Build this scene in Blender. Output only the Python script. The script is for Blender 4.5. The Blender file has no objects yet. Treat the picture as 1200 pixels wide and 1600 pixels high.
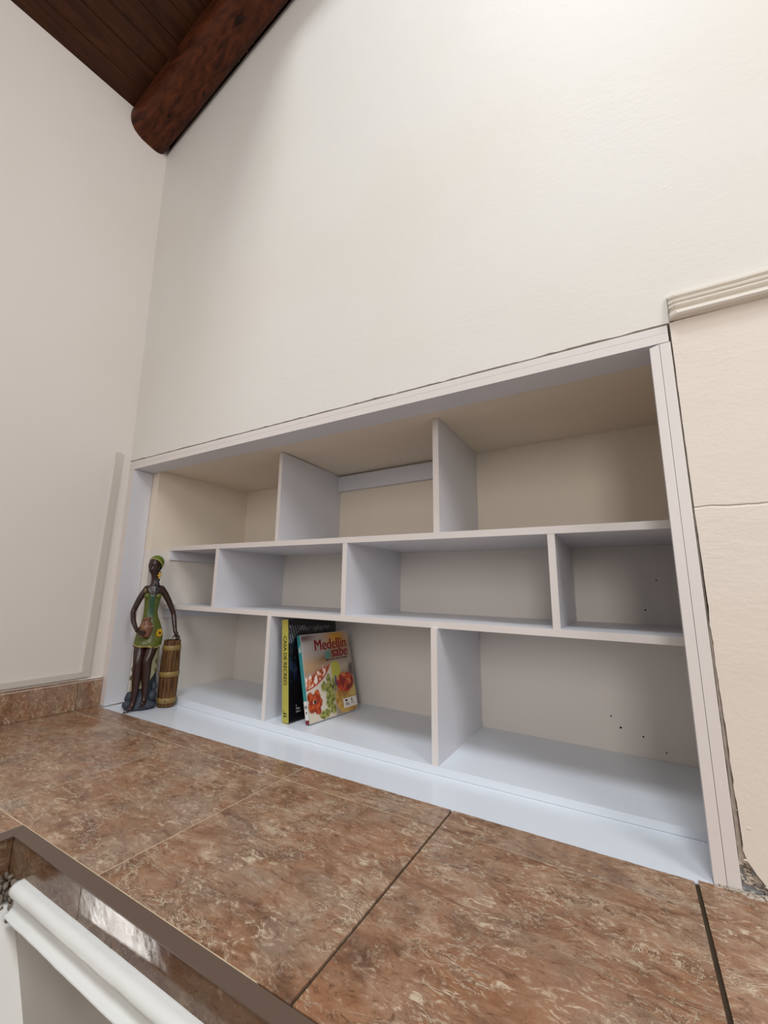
import bpy, bmesh, math, random
from mathutils import Vector, Matrix, noise as mnoise
random.seed(7)
scene = bpy.context.scene
COL = scene.collection

# ---------------------------------------------------------------- camera, world, lights, exposure
cam_data = bpy.data.cameras.new('camera')
cam = bpy.data.objects.new('camera', cam_data)
COL.objects.link(cam)
cam_data.sensor_fit = 'VERTICAL'
cam_data.sensor_height = 36.0
cam_data.lens = 645.958 / 1600 * 36.0          # ultra-wide phone lens
cam_data.clip_start = 0.02
RIGHT = (0.86594529, 0.50000962, 0.01136385)
DOWN = (-0.0845872, 0.16881139, -0.98201208)
FWD = (-0.49293383, 0.8494075, 0.18847584)
CAM = (1.87830454, -0.96868386, 0.46854435)
cam.matrix_world = Matrix(((RIGHT[0], -DOWN[0], -FWD[0], CAM[0]),
                           (RIGHT[1], -DOWN[1], -FWD[1], CAM[1]),
                           (RIGHT[2], -DOWN[2], -FWD[2], CAM[2]),
                           (0, 0, 0, 1)))
scene.camera = cam

world = bpy.data.worlds.new('room_light')
scene.world = world
world.use_nodes = True
wbg = world.node_tree.nodes['Background']
wbg.inputs['Color'].default_value = (0.98, 0.975, 1.0, 1)
wbg.inputs['Strength'].default_value = 0.43


def area(name, loc, aim, sx, sy, power, color):
    d = bpy.data.lights.new(name, 'AREA')
    d.shape = 'RECTANGLE'
    d.size, d.size_y = sx, sy
    d.energy = power
    d.color = color
    o = bpy.data.objects.new(name, d)
    COL.objects.link(o)
    o.location = loc
    o.rotation_euler = (Vector(aim) - Vector(loc)).to_track_quat('-Z', 'Y').to_euler()
    return o


area('skylight', (2.1, -3.1, 7.6), (1.2, 0.0, 0.3), 1.8, 1.6, 255, (0.88, 0.95, 1.0))
area('window_light', (2.65, -3.6, 1.5), (1.2, 0.0, 0.9), 0.8, 1.3, 31, (1.0, 0.96, 0.92))
area('side_fill_light', (4.5, -1.9, 2.9), (0.0, -0.2, 1.3), 1.2, 1.4, 56, (1.0, 0.97, 0.95))  # added fill from the right to brighten the left wall

scene.view_settings.view_transform = 'Standard'
scene.view_settings.look = 'None'
scene.view_settings.gamma = 1.0
scene.view_settings.exposure = 0.05
scene.view_settings.use_curve_mapping = False


# ---------------------------------------------------------------- material helpers
def lin(r, g, b):
    f = lambda c: (c / 255 / 12.92) if c / 255 <= 0.04045 else ((c / 255 + 0.055) / 1.055) ** 2.4
    return (f(r), f(g), f(b), 1.0)


class NT:
    def __init__(s, name):
        s.m = bpy.data.materials.new(name)
        s.m.use_nodes = True
        s.t = s.m.node_tree
        s.b = s.t.nodes['Principled BSDF']

    def n(s, typ, **kw):
        nd = s.t.nodes.new(typ)
        for k, v in kw.items():
            setattr(nd, k, v)
        return nd

    def l(s, a, b):
        s.t.links.new(a, b)

    def setin(s, nd, key, v):
        if hasattr(v, 'is_output'):
            s.l(v, nd.inputs[key])
        else:
            nd.inputs[key].default_value = v

    def math(s, op, a, b=None, c=None):
        nd = s.n('ShaderNodeMath', operation=op)
        s.setin(nd, 0, a)
        if b is not None:
            s.setin(nd, 1, b)
        if c is not None:
            s.setin(nd, 2, c)
        return nd.outputs[0]

    def mix(s, fac, a, b):
        nd = s.n('ShaderNodeMix', data_type='RGBA')
        s.setin(nd, 0, fac)
        s.setin(nd, 6, a)
        s.setin(nd, 7, b)
        return nd.outputs[2]

    def ramp(s, fac, stops, interp='LINEAR'):
        nd = s.n('ShaderNodeValToRGB')
        cr = nd.color_ramp
        cr.interpolation = interp
        while len(cr.elements) < len(stops):
            cr.elements.new(0.5)
        for e, (p, c) in zip(cr.elements, stops):
            e.position = p
            e.color = c if len(c) == 4 else (*c, 1)
        s.l(fac, nd.inputs[0])
        return nd.outputs[0]

    def noise(s, vec, scale, detail=4, rough=0.5, dist=0.0):
        nd = s.n('ShaderNodeTexNoise')
        s.l(vec, nd.inputs['Vector'])
        nd.inputs['Scale'].default_value = scale
        nd.inputs['Detail'].default_value = detail
        nd.inputs['Roughness'].default_value = rough
        nd.inputs['Distortion'].default_value = dist
        return nd.outputs['Fac']

    def coords(s, kind='Object', scale=(1, 1, 1), rot=(0, 0, 0), rand=False):
        tc = s.n('ShaderNodeTexCoord')
        v = tc.outputs[kind]
        mp = s.n('ShaderNodeMapping')
        s.l(v, mp.inputs['Vector'])
        mp.inputs['Scale'].default_value = scale
        mp.inputs['Rotation'].default_value = rot
        if rand:
            oi = s.n('ShaderNodeObjectInfo')
            sc = s.n('ShaderNodeVectorMath', operation='SCALE')
            cb = s.n('ShaderNodeCombineXYZ')
            s.l(oi.outputs['Random'], cb.inputs[0])
            s.l(s.math('FRACT', s.math('MULTIPLY', oi.outputs['Random'], 7.31)), cb.inputs[1])
            s.l(cb.outputs[0], sc.inputs[0])
            sc.inputs['Scale'].default_value = 23.0
            s.l(sc.outputs[0], mp.inputs['Location'])
        return mp.outputs[0]

    def bump(s, h, strength, dist=0.01, normal=None):
        nd = s.n('ShaderNodeBump')
        nd.inputs['Strength'].default_value = strength
        nd.inputs['Distance'].default_value = dist
        s.l(h, nd.inputs['Height'])
        if normal is not None:
            s.l(normal, nd.inputs['Normal'])
        return nd.outputs[0]

    def out(s, color=None, rough=None, normal=None, spec=None, metal=None, coat=None):
        for k, v in (('Base Color', color), ('Roughness', rough), ('Normal', normal),
                     ('Specular IOR Level', spec), ('Metallic', metal), ('Coat Weight', coat)):
            if v is not None:
                s.setin(s.b, k, v)
        return s.m


def plain(name, rgb, rough=0.5, spec=0.5, metal=0.0, var=0.0, scale=60, bump=0.0):
    t = NT(name)
    c = lin(*rgb)
    v = t.coords()
    nz = t.noise(v, scale, 4)
    if var:
        d = tuple(x * (1 - var) for x in c[:3]) + (1,)
        e = tuple(min(1, x * (1 + var)) for x in c[:3]) + (1,)
        col = t.mix(nz, d, e)
    else:
        col = c
    nrm = t.bump(nz, bump, 0.002) if bump else None
    return t.out(col, rough, nrm, spec, metal)


def plaster(name, rgb, stain, crack=False, streak=0.35, relief=0.38):
    t = NT(name)
    v = t.coords()
    big = t.noise(v, 1.6, 3)
    mid = t.noise(v, 9, 5, 0.6)
    c = lin(*rgb)
    st = lin(*stain)
    col = t.mix(t.ramp(big, [(0.45, (0, 0, 0)), (0.75, (0.55, 0.55, 0.55))]), c, st)
    # brush strokes: noise stretched along x
    v2 = t.coords(scale=(2.2, 2.0, 6.0), rot=(0, 0.30, 0))
    strokes = t.noise(v2, 9, 6, 0.62, 1.0)
    fine = t.noise(v, 140, 3, 0.6)
    patch = t.ramp(t.noise(v, 2.3, 2), [(0.50, (0.04, 0.04, 0.04)), (0.68, (1, 1, 1))])
    h = t.math('ADD', t.math('MULTIPLY', strokes, t.math('MULTIPLY', patch, streak)), t.math('MULTIPLY', fine, 0.10))
    h = t.math('ADD', h, t.math('MULTIPLY', mid, 0.5))
    # scattered paint nibs
    vo = t.n('ShaderNodeTexVoronoi', feature='F1')
    t.l(t.coords(scale=(14, 14, 22)), vo.inputs['Vector'])
    vo.inputs['Scale'].default_value = 1.0
    nib = t.ramp(vo.outputs['Distance'], [(0.0, (1, 1, 1)), (0.07, (0, 0, 0))])
    gate = t.ramp(t.noise(v, 4.1, 2), [(0.58, (0, 0, 0)), (0.66, (1, 1, 1))])
    h = t.math('ADD', h, t.math('MULTIPLY', t.math('MULTIPLY', nib, gate), 0.5))
    if crack:
        sp = t.n('ShaderNodeSeparateXYZ')
        t.l(v, sp.inputs[0])
        wob = t.math('MULTIPLY', t.math('SUBTRACT', t.noise(v, 14, 4), 0.5), 0.014)
        dz = t.math('ABSOLUTE', t.math('SUBTRACT', t.math('ADD', sp.outputs[2], wob), 0.632))
        ck = t.ramp(t.math('MULTIPLY', dz, 100), [(0.0, (1, 1, 1)), (0.28, (0, 0, 0))])
        h = t.math('SUBTRACT', h, t.math('MULTIPLY', ck, 0.8))
    nrm = t.bump(h, relief, 0.006)
    return t.out(col, 0.55, nrm, 0.3)


def marble_tile(name, wavy=0.06, dark=1.0):
    t = NT(name)
    v = t.coords(rand=True)
    vs = t.coords(scale=(1.0, 2.1, 1.4), rot=(0.2, 0.3, 0.62), rand=True)
    base = t.noise(vs, 7.0, 14, 0.74, 0.7)
    col = t.ramp(base, [(0.30, lin(86, 60, 45)), (0.41, lin(122, 87, 64)), (0.50, lin(147, 109, 82)),
                        (0.58, lin(163, 129, 103)), (0.68, lin(190, 167, 144))])
    taupe = t.ramp(t.noise(v, 6.0, 8, 0.66, 0.6), [(0.47, (0, 0, 0)), (0.62, (0.6, 0.6, 0.6))])
    col = t.mix(taupe, col, lin(150, 130, 113))
    rust = t.ramp(t.noise(vs, 4.5, 8, 0.66, 0.6), [(0.51, (0, 0, 0)), (0.64, (0.5, 0.5, 0.5))])
    col = t.mix(rust, col, lin(156, 106, 72))
    fleckn = t.noise(vs, 34, 14, 0.78, 1.2)
    gatew = t.ramp(t.noise(v, 9.0, 6, 0.66), [(0.40, (0.10, 0.10, 0.10)), (0.57, (1, 1, 1))])
    # dark crevices, then pale flecks and veins beside them
    dk = t.ramp(fleckn, [(0.38, (0.8, 0.8, 0.8)), (0.455, (0, 0, 0))])
    col = t.mix(dk, col, lin(94, 65, 48))
    wm = t.ramp(fleckn, [(0.53, (0, 0, 0)), (0.60, (0.9, 0.9, 0.9))])
    col = t.mix(t.math('MULTIPLY', wm, gatew), col, lin(206, 187, 162))
    vn = t.noise(vs, 8.0, 12, 0.70, 1.0)
    vg = t.ramp(t.noise(v, 7.0, 4), [(0.44, (0, 0, 0)), (0.56, (1, 1, 1))])
    vd = t.ramp(t.math('ABSOLUTE', t.math('SUBTRACT', vn, 0.515)), [(0.0, (0.8, 0.8, 0.8)), (0.016, (0, 0, 0))])
    col = t.mix(t.math('MULTIPLY', vd, vg), col, lin(84, 58, 43))
    vm = t.ramp(t.math('ABSOLUTE', t.math('SUBTRACT', vn, 0.5)), [(0.0, (0.8, 0.8, 0.8)), (0.011, (0, 0, 0))])
    col = t.mix(t.math('MULTIPLY', vm, vg), col, lin(214, 197, 170))
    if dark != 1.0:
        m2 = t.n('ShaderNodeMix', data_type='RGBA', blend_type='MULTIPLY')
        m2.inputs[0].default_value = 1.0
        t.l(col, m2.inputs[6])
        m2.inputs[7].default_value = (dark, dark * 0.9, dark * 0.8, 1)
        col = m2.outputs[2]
    h = t.math('ADD', t.noise(v, 22, 3), t.math('MULTIPLY', base, 0.6))
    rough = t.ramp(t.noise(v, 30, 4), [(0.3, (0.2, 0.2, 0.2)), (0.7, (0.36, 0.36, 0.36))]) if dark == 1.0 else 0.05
    return t.out(col, rough, t.bump(h, wavy, 0.01), 0.5)


def wood(name, c1, c2, along='y', rough=0.45):
    t = NT(name)
    sc = {'y': (30, 1.6, 30), 'z': (90, 90, 9), 'x': (5.0, 42, 42)}[along]
    v = t.coords(scale=sc, rand=True)
    g = t.noise(v, 1.0, 6, 0.6, 0.6)
    gr = t.ramp(g, [(0.32, (0, 0, 0)), (0.66, (1, 1, 1))])
    col = t.mix(gr, lin(*c1), lin(*c2))
    v2 = t.coords(rand=True)
    kn = t.ramp(t.noise(v2, 7, 3), [(0.62, (0, 0, 0)), (0.74, (0.75, 0.75, 0.75))])
    col = t.mix(kn, col, tuple(x * 0.35 for x in lin(*c1)[:3]) + (1,))
    return t.out(col, rough, t.bump(g, 0.5, 0.006), 0.2)


M = {}
M['wall'] = plaster('plaster_cream', (223, 219, 212), (220, 212, 199))
M['niche'] = plaster('plaster_niche_cream', (230, 218, 201), (226, 212, 193), streak=0.08)
M['niche_low'] = plaster('plaster_niche_white', (228, 221, 213), (224, 215, 205), streak=0.08)
M['wall_l'] = plaster('plaster_cream_left', (224, 217, 210), (220, 211, 201), streak=0.12)
M['wall_r'] = plaster('plaster_pinkish', (226, 216, 203), (224, 210, 198), crack=True, streak=0.5, relief=0.6)
M['melamine'] = plain('white_melamine', (216, 216, 221), 0.38, 0.45, var=0.015, scale=220)
M['slab'] = plain('white_laminate', (222, 227, 234), 0.22, 0.5, var=0.012, scale=90)
M['edge'] = plain('edge_banding', (221, 213, 208), 0.42, 0.4, var=0.02, scale=120)
M['seam'] = plain('dark_seam', (58, 54, 52), 0.9, 0.1)
M['tile'] = marble_tile('marbled_brown_tile')
M['tile_v'] = marble_tile('brown_tile_glossy_shaded', 0.07, 0.46)  # riser tile: stairwell shade multiplied into the tile colour
M['grout'] = plain('grout', (206, 184, 156), 0.9, 0.1, var=0.25, scale=45)
M['grout_d'] = plain('grout_dark', (70, 58, 46), 0.9, 0.1, var=0.3, scale=40)
M['trim'] = plain('brown_metal_trim', (98, 80, 69), 0.42, 0.4, var=0.06, scale=40)
M['gloss_white'] = plain('gloss_white_paint', (226, 226, 222), 0.42, 0.5, var=0.02, scale=30, bump=0.5)
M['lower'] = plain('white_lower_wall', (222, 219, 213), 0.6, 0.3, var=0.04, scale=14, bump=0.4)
M['lower_shaded'] = plain('shaded_lower_wall', (172, 165, 156), 0.6, 0.3, var=0.06, scale=14, bump=0.4)  # white wall with the stairwell shade put into its base colour
M['mortar'] = plain('rough_mortar', (120, 110, 98), 0.95, 0.1, var=0.5, scale=60, bump=1.0)
M['mortar_pale'] = plain('pale_mortar', (176, 164, 150), 0.95, 0.1, var=0.35, scale=80)
M['plank'] = wood('dark_stained_plank', (48, 24, 11), (74, 41, 20), 'y', 0.5)
M['log'] = wood('dark_red_log', (44, 19, 9), (92, 46, 23), 'x', 0.5)
M['duct'] = plain('ivory_plastic', (205, 197, 186), 0.4, 0.4)
M['cornice'] = plain('painted_cornice', (229, 221, 210), 0.5, 0.35, var=0.02, scale=25, bump=0.3)


# ---------------------------------------------------------------- mesh helpers
def link_mesh(name, bm, mat, parent=None, smooth=False, loc=None):
    me = bpy.data.meshes.new(name)
    bmesh.ops.recalc_face_normals(bm, faces=bm.faces[:])
    bm.to_mesh(me)
    bm.free()
    for mm in (mat if isinstance(mat, (list, tuple)) else [mat]):
        me.materials.append(mm)
    if smooth:
        for p in me.polygons:
            p.use_smooth = True
    o = bpy.data.objects.new(name, me)
    COL.objects.link(o)
    if parent is not None:
        o.parent = parent
    if loc is not None:
        o.location = loc
    return o


def hexa(bm, corners):
    """corners: 4 bottom (ccw) then 4 top"""
    vs = [bm.verts.new(c) for c in corners]
    for f in ((0, 3, 2, 1), (4, 5, 6, 7), (0, 1, 5, 4), (1, 2, 6, 5), (2, 3, 7, 6), (3, 0, 4, 7)):
        bm.faces.new([vs[i] for i in f])
    return vs


def box(bm, x0, x1, y0, y1, z0, z1):
    return hexa(bm, [(x0, y0, z0), (x1, y0, z0), (x1, y1, z0), (x0, y1, z0),
                     (x0, y0, z1), (x1, y0, z1), (x1, y1, z1), (x0, y1, z1)])


def bevel(bm, w, seg=2):
    es = [e for e in bm.edges if len(e.link_faces) == 2 and e.calc_face_angle(0) > 0.5]
    bmesh.ops.bevel(bm, geom=es, offset=w, segments=seg, profile=0.6, affect='EDGES', clamp_overlap=True)


def prism(bm, poly, axis, a0, a1):
    """extrude a 2-D polygon along an axis. axis 'y': poly=(x,z); 'x': poly=(y,z); 'z': poly=(x,y)"""
    def mk(p, a):
        return {'y': (p[0], a, p[1]), 'x': (a, p[0], p[1]), 'z': (p[0], p[1], a)}[axis]
    A = [bm.verts.new(mk(p, a0)) for p in poly]
    B = [bm.verts.new(mk(p, a1)) for p in poly]
    n = len(poly)
    bm.faces.new(A)
    bm.faces.new(list(reversed(B)))
    for i in range(n):
        j = (i + 1) % n
        bm.faces.new((A[i], B[i], B[j], A[j]))


def loft(bm, rings, cap=True):
    vs = [[bm.verts.new(p) for p in r] for r in rings]
    n = len(vs[0])
    for a, b in zip(vs, vs[1:]):
        for i in range(n):
            j = (i + 1) % n
            bm.faces.new((a[i], a[j], b[j], b[i]))
    if cap:
        bm.faces.new(list(reversed(vs[0])))
        bm.faces.new(vs[-1])
    return vs


def ering(cx, cy, z, rx, ry, n=24, tilt=0.0):
    return [(cx + rx * math.cos(2 * math.pi * i / n), cy + ry * math.sin(2 * math.pi * i / n),
             z + tilt * math.cos(2 * math.pi * i / n)) for i in range(n)]


def tube(bm, pts, radii, n=10):
    pts = [Vector(p) for p in pts]
    rings = []
    up = Vector((0.13, 0.21, 0.97))
    for i, p in enumerate(pts):
        d = (pts[min(i + 1, len(pts) - 1)] - pts[max(i - 1, 0)]).normalized()
        a = d.cross(up)
        if a.length < 0.1:
            a = d.cross(Vector((1, 0, 0)))
        a.normalize()
        b = d.cross(a).normalized()
        r = radii[i] if isinstance(radii, (list, tuple)) else radii
        rings.append([p + a * (r * math.cos(2 * math.pi * k / n)) + b * (r * math.sin(2 * math.pi * k / n)) for k in range(n)])
    loft(bm, rings)


def ball(bm, c, rx, ry, rz, u=14, v=10):
    r = bmesh.ops.create_uvsphere(bm, u_segments=u, v_segments=v, radius=1.0)
    for w in r['verts']:
        w.co = Vector((c[0] + w.co.x * rx, c[1] + w.co.y * ry, c[2] + w.co.z * rz))
    return r['verts']


def jitter(bm, amt, freq=20.0, verts=None):
    for v in (verts or bm.verts):
        n = mnoise.noise_vector(v.co * freq)
        v.co += n * amt


def struct(o):
    o['kind'] = 'structure'
    return o


def tag(o, label, cat, group=None):
    o['label'] = label
    o['category'] = cat
    if group:
        o['group'] = group
    return o


def empty(name, loc, rz=0.0):
    o = bpy.data.objects.new(name, None)
    COL.objects.link(o)
    o.location = loc
    o.rotation_euler = (0, 0, rz)
    o.empty_display_size = 0.05
    return o


# ---------------------------------------------------------------- fitted geometry
def fz(x, y):                       # the ledge is a touch out of level
    return -0.0059 * (x - 1) - 0.0091 * y


def sz(z, x):                       # so are the shelves
    return z - 0.0122 * (x - 1)


def yS(x):                          # front edge of the shelves
    return 0.1579 - 0.0108 * (x - 1)


def yB(x):                          # rear wall of the niche
    return 0.5415 - 0.0164 * (x - 1)


def xW(z):                          # the left wall leans outwards above the frame
    return 0.0 if z < 1.03 else -0.0258 * (z - 1.03)


ZH, ZT, YN, XR = 0.9872, 1.0247, 0.0863, 2.0
XLI, XRI, XRM = 0.0384, 1.9632, 1.9807


def cz(x, y):                       # plank ceiling plane
    return 2.862 + 0.33 * x + 0.1363 * y


def wtop(x):                        # where the plaster of the shelf wall stops under the log
    return 2.766 + 0.335 * x - 0.016 * max(0.0, min(1.0, (0.06 - x) / 0.08))


# ---------------------------------------------------------------- walls
bm = bmesh.new()
bot = []
n = 150
for i in range(n + 1):
    x = -0.02 + 2.03 * i / n
    j = 0.0022 * mnoise.noise((x * 9, 0, 0)) + 0.0022 * mnoise.noise((x * 45, 3, 0)) + 0.0013 * mnoise.noise((x * 160, 7, 0))
    bot.append((x, ZT + max(0.0012, 0.0042 + j)))
top = []
n = 90
for i in range(n + 1):
    x = 3.3 - (3.3 + 0.12) * i / n
    top.append((x, wtop(x) + 0.004 * mnoise.noise((x * 13, 1, 5)) + 0.003 * mnoise.noise((x * 50, 1, 5))))
poly = bot + [(2.010, 1.029), (3.3, 1.029)] + top + [(-0.12, 1.02)]
prism(bm, poly, 'y', 0.0, 0.66)                                   # plaster above the niche
box(bm, 2.036, 3.3, 0.0125, 0.66, -0.3, 1.028)                       # masonry behind the right-hand plaster
ZP = 0.636                                                        # the rows below the upper shelf get whiter plaster
for z0, z1 in ((-0.3, ZP), (ZP, 1.03)):
    hexa(bm, [(-0.12, yB(0), z0), (2.06, yB(2), z0), (2.06, 0.66, z0), (-0.12, 0.66, z0),
              (-0.12, yB(0), z1), (2.06, yB(2), z1), (2.06, 0.66, z1), (-0.12, 0.66, z1)])
# niche ceiling, slightly sagging to the left rear
hexa(bm, [(-0.1, YN, 0.9965), (2.06, YN, 0.9995), (2.06, 0.64, 0.9995), (-0.1, 0.64, 0.9835),
          (-0.1, YN, 1.06), (2.06, YN, 1.06), (2.06, 0.64, 1.06), (-0.1, 0.64, 1.06)])
# niche sides
for z0, z1 in ((-0.3, ZP), (ZP, 1.03)):
    xr0, xr1 = 0.1395 + 0.006 * (z0 + 0.3) / 1.33, 0.1395 + 0.006 * (z1 + 0.3) / 1.33
    hexa(bm, [(-0.1, 0.088, z0), (0.085, 0.088, z0), (xr0, 0.62, z0), (-0.1, 0.62, z0),
              (-0.1, 0.088, z1), (0.085, 0.088, z1), (xr1, 0.62, z1), (-0.1, 0.62, z1)])
    box(bm, 2.032, 2.06, 0.020, 0.62, z0, z1)
wall_back = struct(link_mesh('wall_back', bm, [M['wall'], M['niche'], M['niche_low']]))
for p in wall_back.data.polygons:                                 # the recess gets creamier plaster
    if p.center.y > 0.05 and abs(p.normal.y) < 0.5 and p.center.x < 2.07 or (p.center.y > 0.08 and p.normal.y < -0.5 and p.center.x < 2.03 and p.center.z < 1.02):
        p.material_index = 1 if p.center.z > 0.6 else 2

# small plug holes and scuffs in the rear plaster
for (x, z, r) in ((1.8279, 0.0806, 0.0032), (1.8051, 0.1092, 0.0022), (1.9569, 0.5102, 0.0022), (1.9209, 0.4223, 0.0025),
                  (1.8835, 0.0652, 0.0024), (1.9361, 0.0322, 0.002), (1.21, 0.33, 0.0018)):
    b = bmesh.new()
    bmesh.ops.create_cone(b, segments=9, radius1=r, radius2=r * 0.7, depth=0.002, cap_ends=True,
                          matrix=Matrix.Translation((x, yB(x) - 0.0006, z)) @ Matrix.Rotation(math.pi / 2, 4, 'X'))
    link_mesh('nail_hole', b, M['seam'], wall_back)

bm = bmesh.new()
L = [(0.0, -1.3), (0.0, 1.03), (xW(2.0), 2.0), (xW(3.0), 3.0), (xW(3.2), 3.2)]
prism(bm, L + [(-0.3, 3.2), (-0.3, -1.3)], 'y', -2.6, 0.085)
wall_left = struct(link_mesh('wall_left', bm, M['wall_l']))

# plaster skin right of the shelf, with a ragged left edge and a broken lower corner
bm = bmesh.new()
edge = []
for i in range(130):
    z = 1.0305 - 1.030 * i / 129
    base = 2.0028 + 0.0022 * min(1, max(0, (0.75 - z) / 0.5))
    if z < 0.32:
        base += 0.004 * (0.32 - z) / 0.32
    if z < 0.05:
        base += 0.030 * ((0.05 - z) / 0.05) ** 1.2
    amp = 0.0006 + 0.0016 * min(1, max(0, (0.62 - z) / 0.4))
    edge.append((base + amp * (mnoise.noise((z * 30, 2, 1)) + 0.6 * mnoise.noise((z * 95, 5, 1))), z))
prism(bm, edge + [(3.3, -0.02), (3.3, 1.0305)], 'y', 0.0, 0.013)
bmesh.ops.triangulate(bm, faces=[f for f in bm.faces if len(f.verts) > 4])
wall_right = struct(link_mesh('wall_right', bm, M['wall_r']))
# grey mortar showing in the gap beside the stile
bm = bmesh.new()
gl = [(2.0015 + 0.001 * mnoise.noise((z_ * 60, 9, 1)), z_) for z_ in [0.035 + 0.585 * k_ / 40 for k_ in range(41)]]
prism(bm, gl + [(2.02, 0.62), (2.02, 0.035)], 'y', 0.005, 0.012)
jitter(bm, 0.0012, 70)
link_mesh('mortar_joint', bm, M['mortar_pale'], wall_right)
# plaster lips and crumbs along the break
bm = bmesh.new()
for i in range(26):
    z = random.choice((random.uniform(0.004, 0.12), random.uniform(0.0, 0.5), random.uniform(0.3, 1.0)))
    k = min(int((1.0305 - z) / 1.03 * 129), 129)
    r = random.uniform(0.0012, 0.0032) * (1.5 if z < 0.08 else 1.0)
    ball(bm, (edge[k][0] + 0.003 + random.uniform(0.0, 0.012), 0.0012, z), r * random.uniform(1.2, 2.6), r * 0.3, r * 0.5, 8, 6)
jitter(bm, 0.0006, 120)
o = link_mesh('plaster_crumb', bm, M['wall_r'], wall_right, True)
o['kind'] = 'stuff'
bm = bmesh.new()
for i in range(44):
    x = random.uniform(1.967, 2.06)
    ball(bm, (x, random.uniform(-0.008, 0.004) - (x > 2.005) * 0.002, fz(x, 0) + random.uniform(0, 0.003)),
         random.uniform(0.003, 0.009), random.uniform(0.002, 0.004), random.uniform(0.0010, 0.0022), 8, 6)
jitter(bm, 0.002, 90)
rub = []
for i in range(46):
    rub += ball(bm, (random.uniform(2.002, 2.045), random.uniform(0.004, 0.012), random.uniform(0.0, 0.036)), random.uniform(0.002, 0.008), 0.003, random.uniform(0.001, 0.004), 8, 6)
jitter(bm, 0.003, 210, rub)
o = link_mesh('mortar', bm, M['mortar_pale'], wall_right, True)
o['kind'] = 'stuff'

# fluted cornice on the right
bm = bmesh.new()
H = 0.0555
prof = [(0.004, 0.0), (-0.0165, 0.0015), (-0.0205, 0.0050), (-0.0200, 0.0110), (-0.0150, 0.0145), (-0.0060, 0.0160), (-0.0050, 0.0235), (-0.0135, 0.0248),
        (-0.0150, 0.0275), (-0.0135, 0.0298), (-0.0070, 0.0308), (-0.0065, 0.0345), (-0.0125, 0.0356), (-0.0135, 0.0385), (-0.0110, 0.0408), (-0.0040, 0.0420),
        (-0.0035, 0.0480), (-0.0105, 0.0492), (-0.0110, 0.0535), (-0.003, 0.0560), (0.004, 0.0560)]
rings = []
for i in range(60):
    x = 2.0035 + (3.3 - 2.0035) * (i / 59) ** 1.6
    w = 0.0016 * mnoise.noise((x * 22, 4, 2))
    rings.append([(x, y * (0.55 + 0.45 * min(1, (x - 2.0035) / 0.012)), 1.0300 + z + w * (z / H) + 0.0006 * mnoise.noise((x * 60, z * 80, 2)) - 0.012 * (x - 2.0)) for y, z in prof])
loft(bm, rings)
bmesh.ops.triangulate(bm, faces=[f for f in bm.faces if len(f.verts) > 4])
struct(link_mesh('trim_1', bm, M['cornice'], None))

# ---------------------------------------------------------------- ceiling
ceiling = struct(empty('ceiling', (0, 0, 2.862)))
pw = [-0.055, 0.044, 0.140, 0.220, 0.302, 0.392] + [0.392 + 0.088 * i for i in range(1, 7)]


def plank(x0, x1, y0, y1):
    b = bmesh.new()
    xm = (x0 + x1) / 2
    ym = (y0 + y1) / 2
    zc = cz(xm, ym) - 2.862
    dz = random.uniform(-0.0015, 0.0015)
    g = 0.0014
    c = []
    for top_ in (0, 1):
        for (x, y) in ((x0 + g, y0), (x1 - g, y0), (x1 - g, y1), (x0 + g, y1)):
            c.append((x - xm, y - ym, cz(x, y) - 2.862 - zc + top_ * 0.02))
    hexa(b, c)
    bevel(b, 0.002, 1)
    link_mesh('plank', b, M['plank'], ceiling, False, (xm, ym, zc + dz))


for a, c in zip(pw, pw[1:]):
    plank(a, c, -2.6, 0.06)
# roof boarding above the planks so the joints read dark
bm = bmesh.new()
for (x0, x1, y0, y1) in ((-0.3, pw[-1], -2.6, 0.7),):
    hexa(bm, [(x, y, cz(x, y) - 2.862 + 0.024) for x, y in ((x0, y0), (x1, y0), (x1, y1), (x0, y1))] +
         [(x, y, cz(x, y) - 2.862 + 0.06) for x, y in ((x0, y0), (x1, y0), (x1, y1), (x0, y1))])
link_mesh('roof_board', bm, M['plank'], ceiling)
bm = bmesh.new()
hexa(bm, [(x, y, wtop(x) - 0.10 - 2.862) for x, y in ((-0.3, 0.012), (1.2, 0.012), (1.2, 0.07), (-0.3, 0.07))] +
     [(x, y, cz(x, y) + 0.03 - 2.862) for x, y in ((-0.3, 0.012), (1.2, 0.012), (1.2, 0.07), (-0.3, 0.07))])
link_mesh('roof_board', bm, M['plank'], ceiling)

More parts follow.
